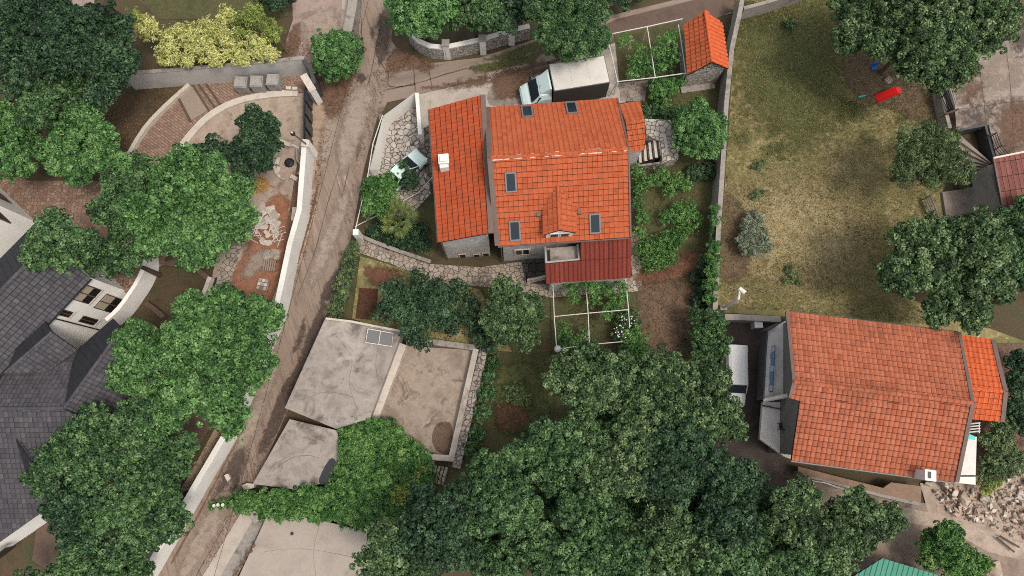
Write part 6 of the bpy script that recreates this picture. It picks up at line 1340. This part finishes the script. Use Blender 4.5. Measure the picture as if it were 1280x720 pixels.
# ivy mass over the garage corner
IVP = [(440, 518), (452, 528), (468, 526), (500, 538), (530, 560), (536, 586), (528, 620), (500, 648), (470, 664), (440, 656), (420, 642), (396, 648), (370, 646), (340, 640), (312, 634), (296, 628), (312, 618), (350, 616), (390, 614), (410, 606), (424, 588), (428, 560)]
LOB = []; ivx = np.array([p_[0] for p_ in IVP]); ivy_ = np.array([p_[1] for p_ in IVP])
cx_ = nrg.uniform(290, 540, 2600); cy_ = nrg.uniform(515, 668, 2600); ik = inpoly(cx_, cy_, IVP)
for x, y in zip(cx_[ik], cy_[ik]):
    if all((x-a)**2+(y-b)**2 > 88 for a, b, *_ in LOB): LOB.append((float(x), float(y), rnd.uniform(8, 13), rnd.uniform(-.45, .55)))
tree('ivy', 'large mass of bright ivy swallowing the garage corner down to the lane', 'ivy', LOB, 'ivy', 1.2, .2, None, dens=1.1, flat=.5, trunk=0, partname='foliage', csize=.8, up=.9, low=-.1)
tree('ivy', 'ivy tip with pale flowers reaching out over the lane', 'ivy', [(290, 628, 7), (278, 630, 6), (266, 632, 5), (300, 624, 7)], 'ivy', .5, .17, None, flat=.5, trunk=0, partname='foliage', csize=.7, low=-.1)
o = [x for x in COL.objects if x.name.startswith('ivy') and 'tip' in str(x.get('label', ''))][0]
for k, (x, y) in enumerate([(268, 632), (273, 631), (279, 631), (290, 627), (294, 630), (297, 627)]):
    mm = M(); mm.lathe([(0, 0), (.10, .03), (.13, .09), (0, .07)], P(x, y, .85), 6); mm.build('blossom', m_globe, o)
tree('bramble', 'yellowing bramble patch at the right rim of the ivy mass', 'shrub', [(516, 600, 12), (508, 582, 8), (504, 616, 11), (524, 590, 8), (496, 626, 9)], 'ylgreen', 1.7, .19, None, dens=.7, flat=.6, trunk=0, partname='foliage', csize=.7, low=-.1)
# yellow bamboo clumps
BAM = [(182, 34, 17), (170, 22, 10), (212, 50, 20), (206, 70, 12), (232, 42, 19), (250, 60, 19), (262, 38, 20), (286, 52, 22), (306, 30, 20), (322, 56, 18), (338, 36, 15), (300, 72, 12), (270, 72, 11), (230, 74, 10), (336, 66, 10), (282, 20, 14), (318, 14, 12)]
def bamboo(i, x, y, rp):
    pal = 'ylgreen' if (x > 282 and y < 40) or i in (1,) else 'yellow'
    z = 3.6; c = P(x, y, z); r = rp*depth(x, y, z)/F; gy = max(c.y, P(x, 86-(x-150)*.061, 2.4).y+.5)
    root = thing('bamboo_clump', 'greener bamboo clump at the upper right of the yellow bamboo row' if pal == 'ylgreen' else 'yellow bamboo clump in the row above the grey retaining wall', 'bamboo', (c.x, gy, 0), 'bamboo clumps above the grey wall')
    n = int(26*r*r)+14; pos = []; nor = []; tn = []
    for k in range(n):
        a = rnd.uniform(0, 6.28); q = math.sqrt(rnd.random())*r; d = V((math.cos(a), math.sin(a), 0)); tip = c+d*q*1.05+V((0, 0, (1-(q/r)**2)*1.2-.3+rnd.uniform(-.3, .3)))
        st = c+d*q*.35+V((0, 0, -.9)); t0 = rnd.gauss(.5, .15)
        for j in range(30):
            t = rnd.uniform(.25, 1.0); p = st.lerp(tip, t)+V((rnd.gauss(0, .1), rnd.gauss(0, .1), rnd.gauss(0, .06))); pos.append(tuple(p)); nn = V((rnd.gauss(0, .45), rnd.gauss(0, .45), .8))+d*.4; nor.append(tuple(nn)); tn.append(t0+rnd.gauss(0, .18))
    leafobj('foliage', np.array(pos), np.array(nor), .26, .075, np.array(tn), L[pal], root)
    mm = M()
    for k in range(7):
        a = k*.9; e = c+V((math.cos(a)*r*.6, math.sin(a)*r*.6, .1)); mm.tube([(c.x+math.cos(a)*.2, gy+abs(math.sin(a))*.2, 0), (c.x+math.cos(a)*.25, gy+abs(math.sin(a))*.2, 2.6), e], [.03, .025, .012], 5)
    mm.build('culm', L['ylgreen'], root, merge=False)
for i, b in enumerate(BAM): bamboo(i, *b)
# palm
pp = P(497, 272, 2.0); palm = thing('palm_tree', 'yellow-green fan palm in the bed beside the house wing', 'palm', (pp.x, pp.y, 0))
mm = M(); mm.tube([(pp.x, pp.y, 0), (pp.x+.05, pp.y, 1.0), (pp.x, pp.y, 1.9)], [.2, .17, .15], 10); mm.build('trunk', m_bark, palm)
for k in range(24):
    a = k*2.39996; el = 1.35-1.3*(k/24); stl = .7+.35*(k/24); d = V((math.cos(a)*math.cos(el), math.sin(a)*math.cos(el), math.sin(el))); c0 = pp+V((0, 0, -.1)); c1 = c0+d*stl
    side = d.cross(V((0, 0, 1))).normalized(); upv = side.cross(d); mm = M(); mm.tube([c0, c1], .02, 4)
    for j in range(13):
        f = (j-6)/6*1.25; dd = (d*math.cos(f)+side*math.sin(f)); ln = .85*(1-.25*abs(f)/1.3); tip = c1+dd*ln+V((0, 0, -.16-.05*abs(f))); w_ = (upv.cross(dd)).normalized()*.05; md = c1.lerp(tip, .55)+V((0, 0, .04))
        mm.face([c1, md-w_, tip, md+w_], rnd.random())
    mm.build('frond', L['palm'], palm, merge=False)
# ================================================================== RUBBLE
ROCKS = []
for k in range(7):
    n = 14; q = [V((rnd.gauss(0, 1), rnd.gauss(0, 1), rnd.gauss(0, 1))).normalized()*rnd.uniform(.75, 1.1) for _ in range(n)]
    import bmesh
    bm = bmesh.new()
    for p in q: bm.verts.new((p.x, p.y*.8, p.z*.62))
    bmesh.ops.convex_hull(bm, input=bm.verts); loose = [v for v in bm.verts if not v.link_faces]; bmesh.ops.delete(bm, geom=loose, context='VERTS')
    me = bpy.data.meshes.new('rock'); bm.to_mesh(me); bm.free(); me.materials.append(m_rock if k % 3 else m_palest); ROCKS.append(me)
def rock(p, s, label, group=None):
    o = bpy.data.objects.new('rock', rnd.choice(ROCKS)); COL.objects.link(o); o.location = p; o.scale = (s, s*rnd.uniform(.7, 1), s*rnd.uniform(.7, 1)); o.rotation_euler = (rnd.uniform(-.4, .4), rnd.uniform(-.4, .4), rnd.uniform(0, 6.28)); return tag(o, label, 'rock', group)
POLY = [(1164, 612), (1186, 604), (1216, 612), (1240, 606), (1262, 586), (1296, 566), (1300, 676), (1262, 668), (1232, 656), (1200, 648), (1176, 634)]
x, y = scatter(POLY, .1, 6.5); 
for i in range(min(len(x), 285)):
    rock((x[i], y[i], .16+rnd.uniform(0, .28)), rnd.uniform(.14, .36), 'rough pale limestone rock lying in the rubble heap', 'limestone rocks of the rubble heap')
for (px, py, s, lab) in [(1206, 622, .75, 'largest dark boulder at the edge of the rubble heap'), (1180, 606, .5, 'flat boulder under the corner of the right house'), (1222, 640, .5, 'reddish boulder in the middle of the rubble heap'), (1160, 606, .4, 'boulder next to the end of the brown slab'), (1246, 711, .75, 'big pale boulder at the bottom edge beside the dirt track'), (1212, 606, .5, 'grey boulder below the white terrace step')]:
    rock(P(px, py, .25), s, lab)
x, y = scatter(POLY, .05, 34); N = len(x); pos = np.stack([x, y, nrg.uniform(.05, .2, N)], 1)
tag(leafobj('gravel', pos, nrg.normal(size=(N, 3))+np.array([0, 0, .6]), .2, .16, nrg.uniform(0, 1, N), m_rock, None), 'small stones between the rocks of the rubble heap', 'gravel', None, 'stuff')
for i, (x0, y0, x1, y1) in enumerate([(1246, 672, 1268, 690), (1250, 670, 1274, 684), (1170, 600, 1184, 612), (1180, 612, 1196, 626)]):
    mm = M(); mm.tube([P(x0, y0, .35), P(x1, y1, .4)], .07, 5); tag(mm.build('plank', m_wooddk), 'old dark plank lying on the rubble heap', 'plank', 'old planks on the rubble heap')
# ================================================================== GROUND COVER
LAWN = [(908, 30), (925, 2), (1040, -10), (1180, 20), (1190, 100), (1190, 170), (1172, 250), (1100, 350), (1180, 408), (980, 388), (900, 386)]
stuff('grass', 'dry mown grass of the large lawn', 'grass', [LAWN], zr-.01, 95, .17, .035, 'grassb', .5, .08)
stuff('grass', 'green tufts scattered over the dry lawn', 'grass', [LAWN], zr-.01, 36, .16, .04, 'grassg', .5, .1, .7)
stuff('grass', 'rough green grass and weeds of the gardens round the house', 'grass', [[(690, 374), (788, 370), (796, 446), (690, 440)], [(794, 206), (842, 206), (896, 192), (888, 318), (840, 330), (800, 338)], [(450, 320), (560, 352), (600, 362), (640, 440), (520, 420), (440, 396)], [(600, 440), (690, 440), (690, 540), (590, 580)], [(770, 106), (850, 100), (905, 112), (842, 150), (806, 146)], [(586, 86), (610, 80), (660, 70), (664, 78), (610, 90)], [(930, 400), (900, 400), (890, 450)]], zr+.005, 60, .17, .04, 'grassg', .5, .1, .9)
stuff('gravel', 'fine pale gravel and grit along the edges of the lane', 'gravel', [[(470, 20), (492, 20), (484, 110), (456, 190), (440, 280), (428, 290), (446, 190), (466, 110)], [(404, 160), (416, 160), (394, 270), (352, 384), (300, 512), (250, 612), (196, 720), (184, 720), (250, 590), (330, 420), (376, 310)], [(404, 392), (396, 392), (350, 490), (300, 610), (250, 712), (262, 712), (318, 606)]], zr+.014, 26, .10, .08, 'litter', .9, .03)
stuff('leaf_litter', 'brown dead leaves on verges and garden soil', 'leaves', [[(362, 42), (356, 74), (400, 104), (416, 146), (434, 130), (454, 92), (440, 66)], [(402, 150), (392, 230), (384, 280), (366, 330), (352, 372), (356, 378), (380, 330), (396, 262), (404, 200)], [(800, 338), (884, 320), (884, 380), (872, 444), (806, 444)], [(340, 410), (300, 500), (250, 600), (190, 710), (200, 714), (262, 600), (312, 500)], [(455, 95), (515, 66), (520, 76), (488, 92)], [(60, 140), (150, 96), (236, 104), (160, 190), (120, 230)], [(1214, 440), (1290, 440), (1290, 590), (1220, 560)]], zr+.012, 38, .12, .08, 'litter', .8, .04)
# overhead wire along the lane
r = thing('overhead_wire', 'thin dark wire strung along the lane past the garages', 'wire', P(300, 640, 0))
mm = M(); a, b = P(470, -40, 5.5), P(262, 740, 4.0); mm.tube([a.lerp(b, t)-V((0, 0, 4*t*(1-t)*.8)) for t in [i/20 for i in range(21)]], .014, 4); mm.build('wire', m_black, r)
print('LEAVES', NLEAF)
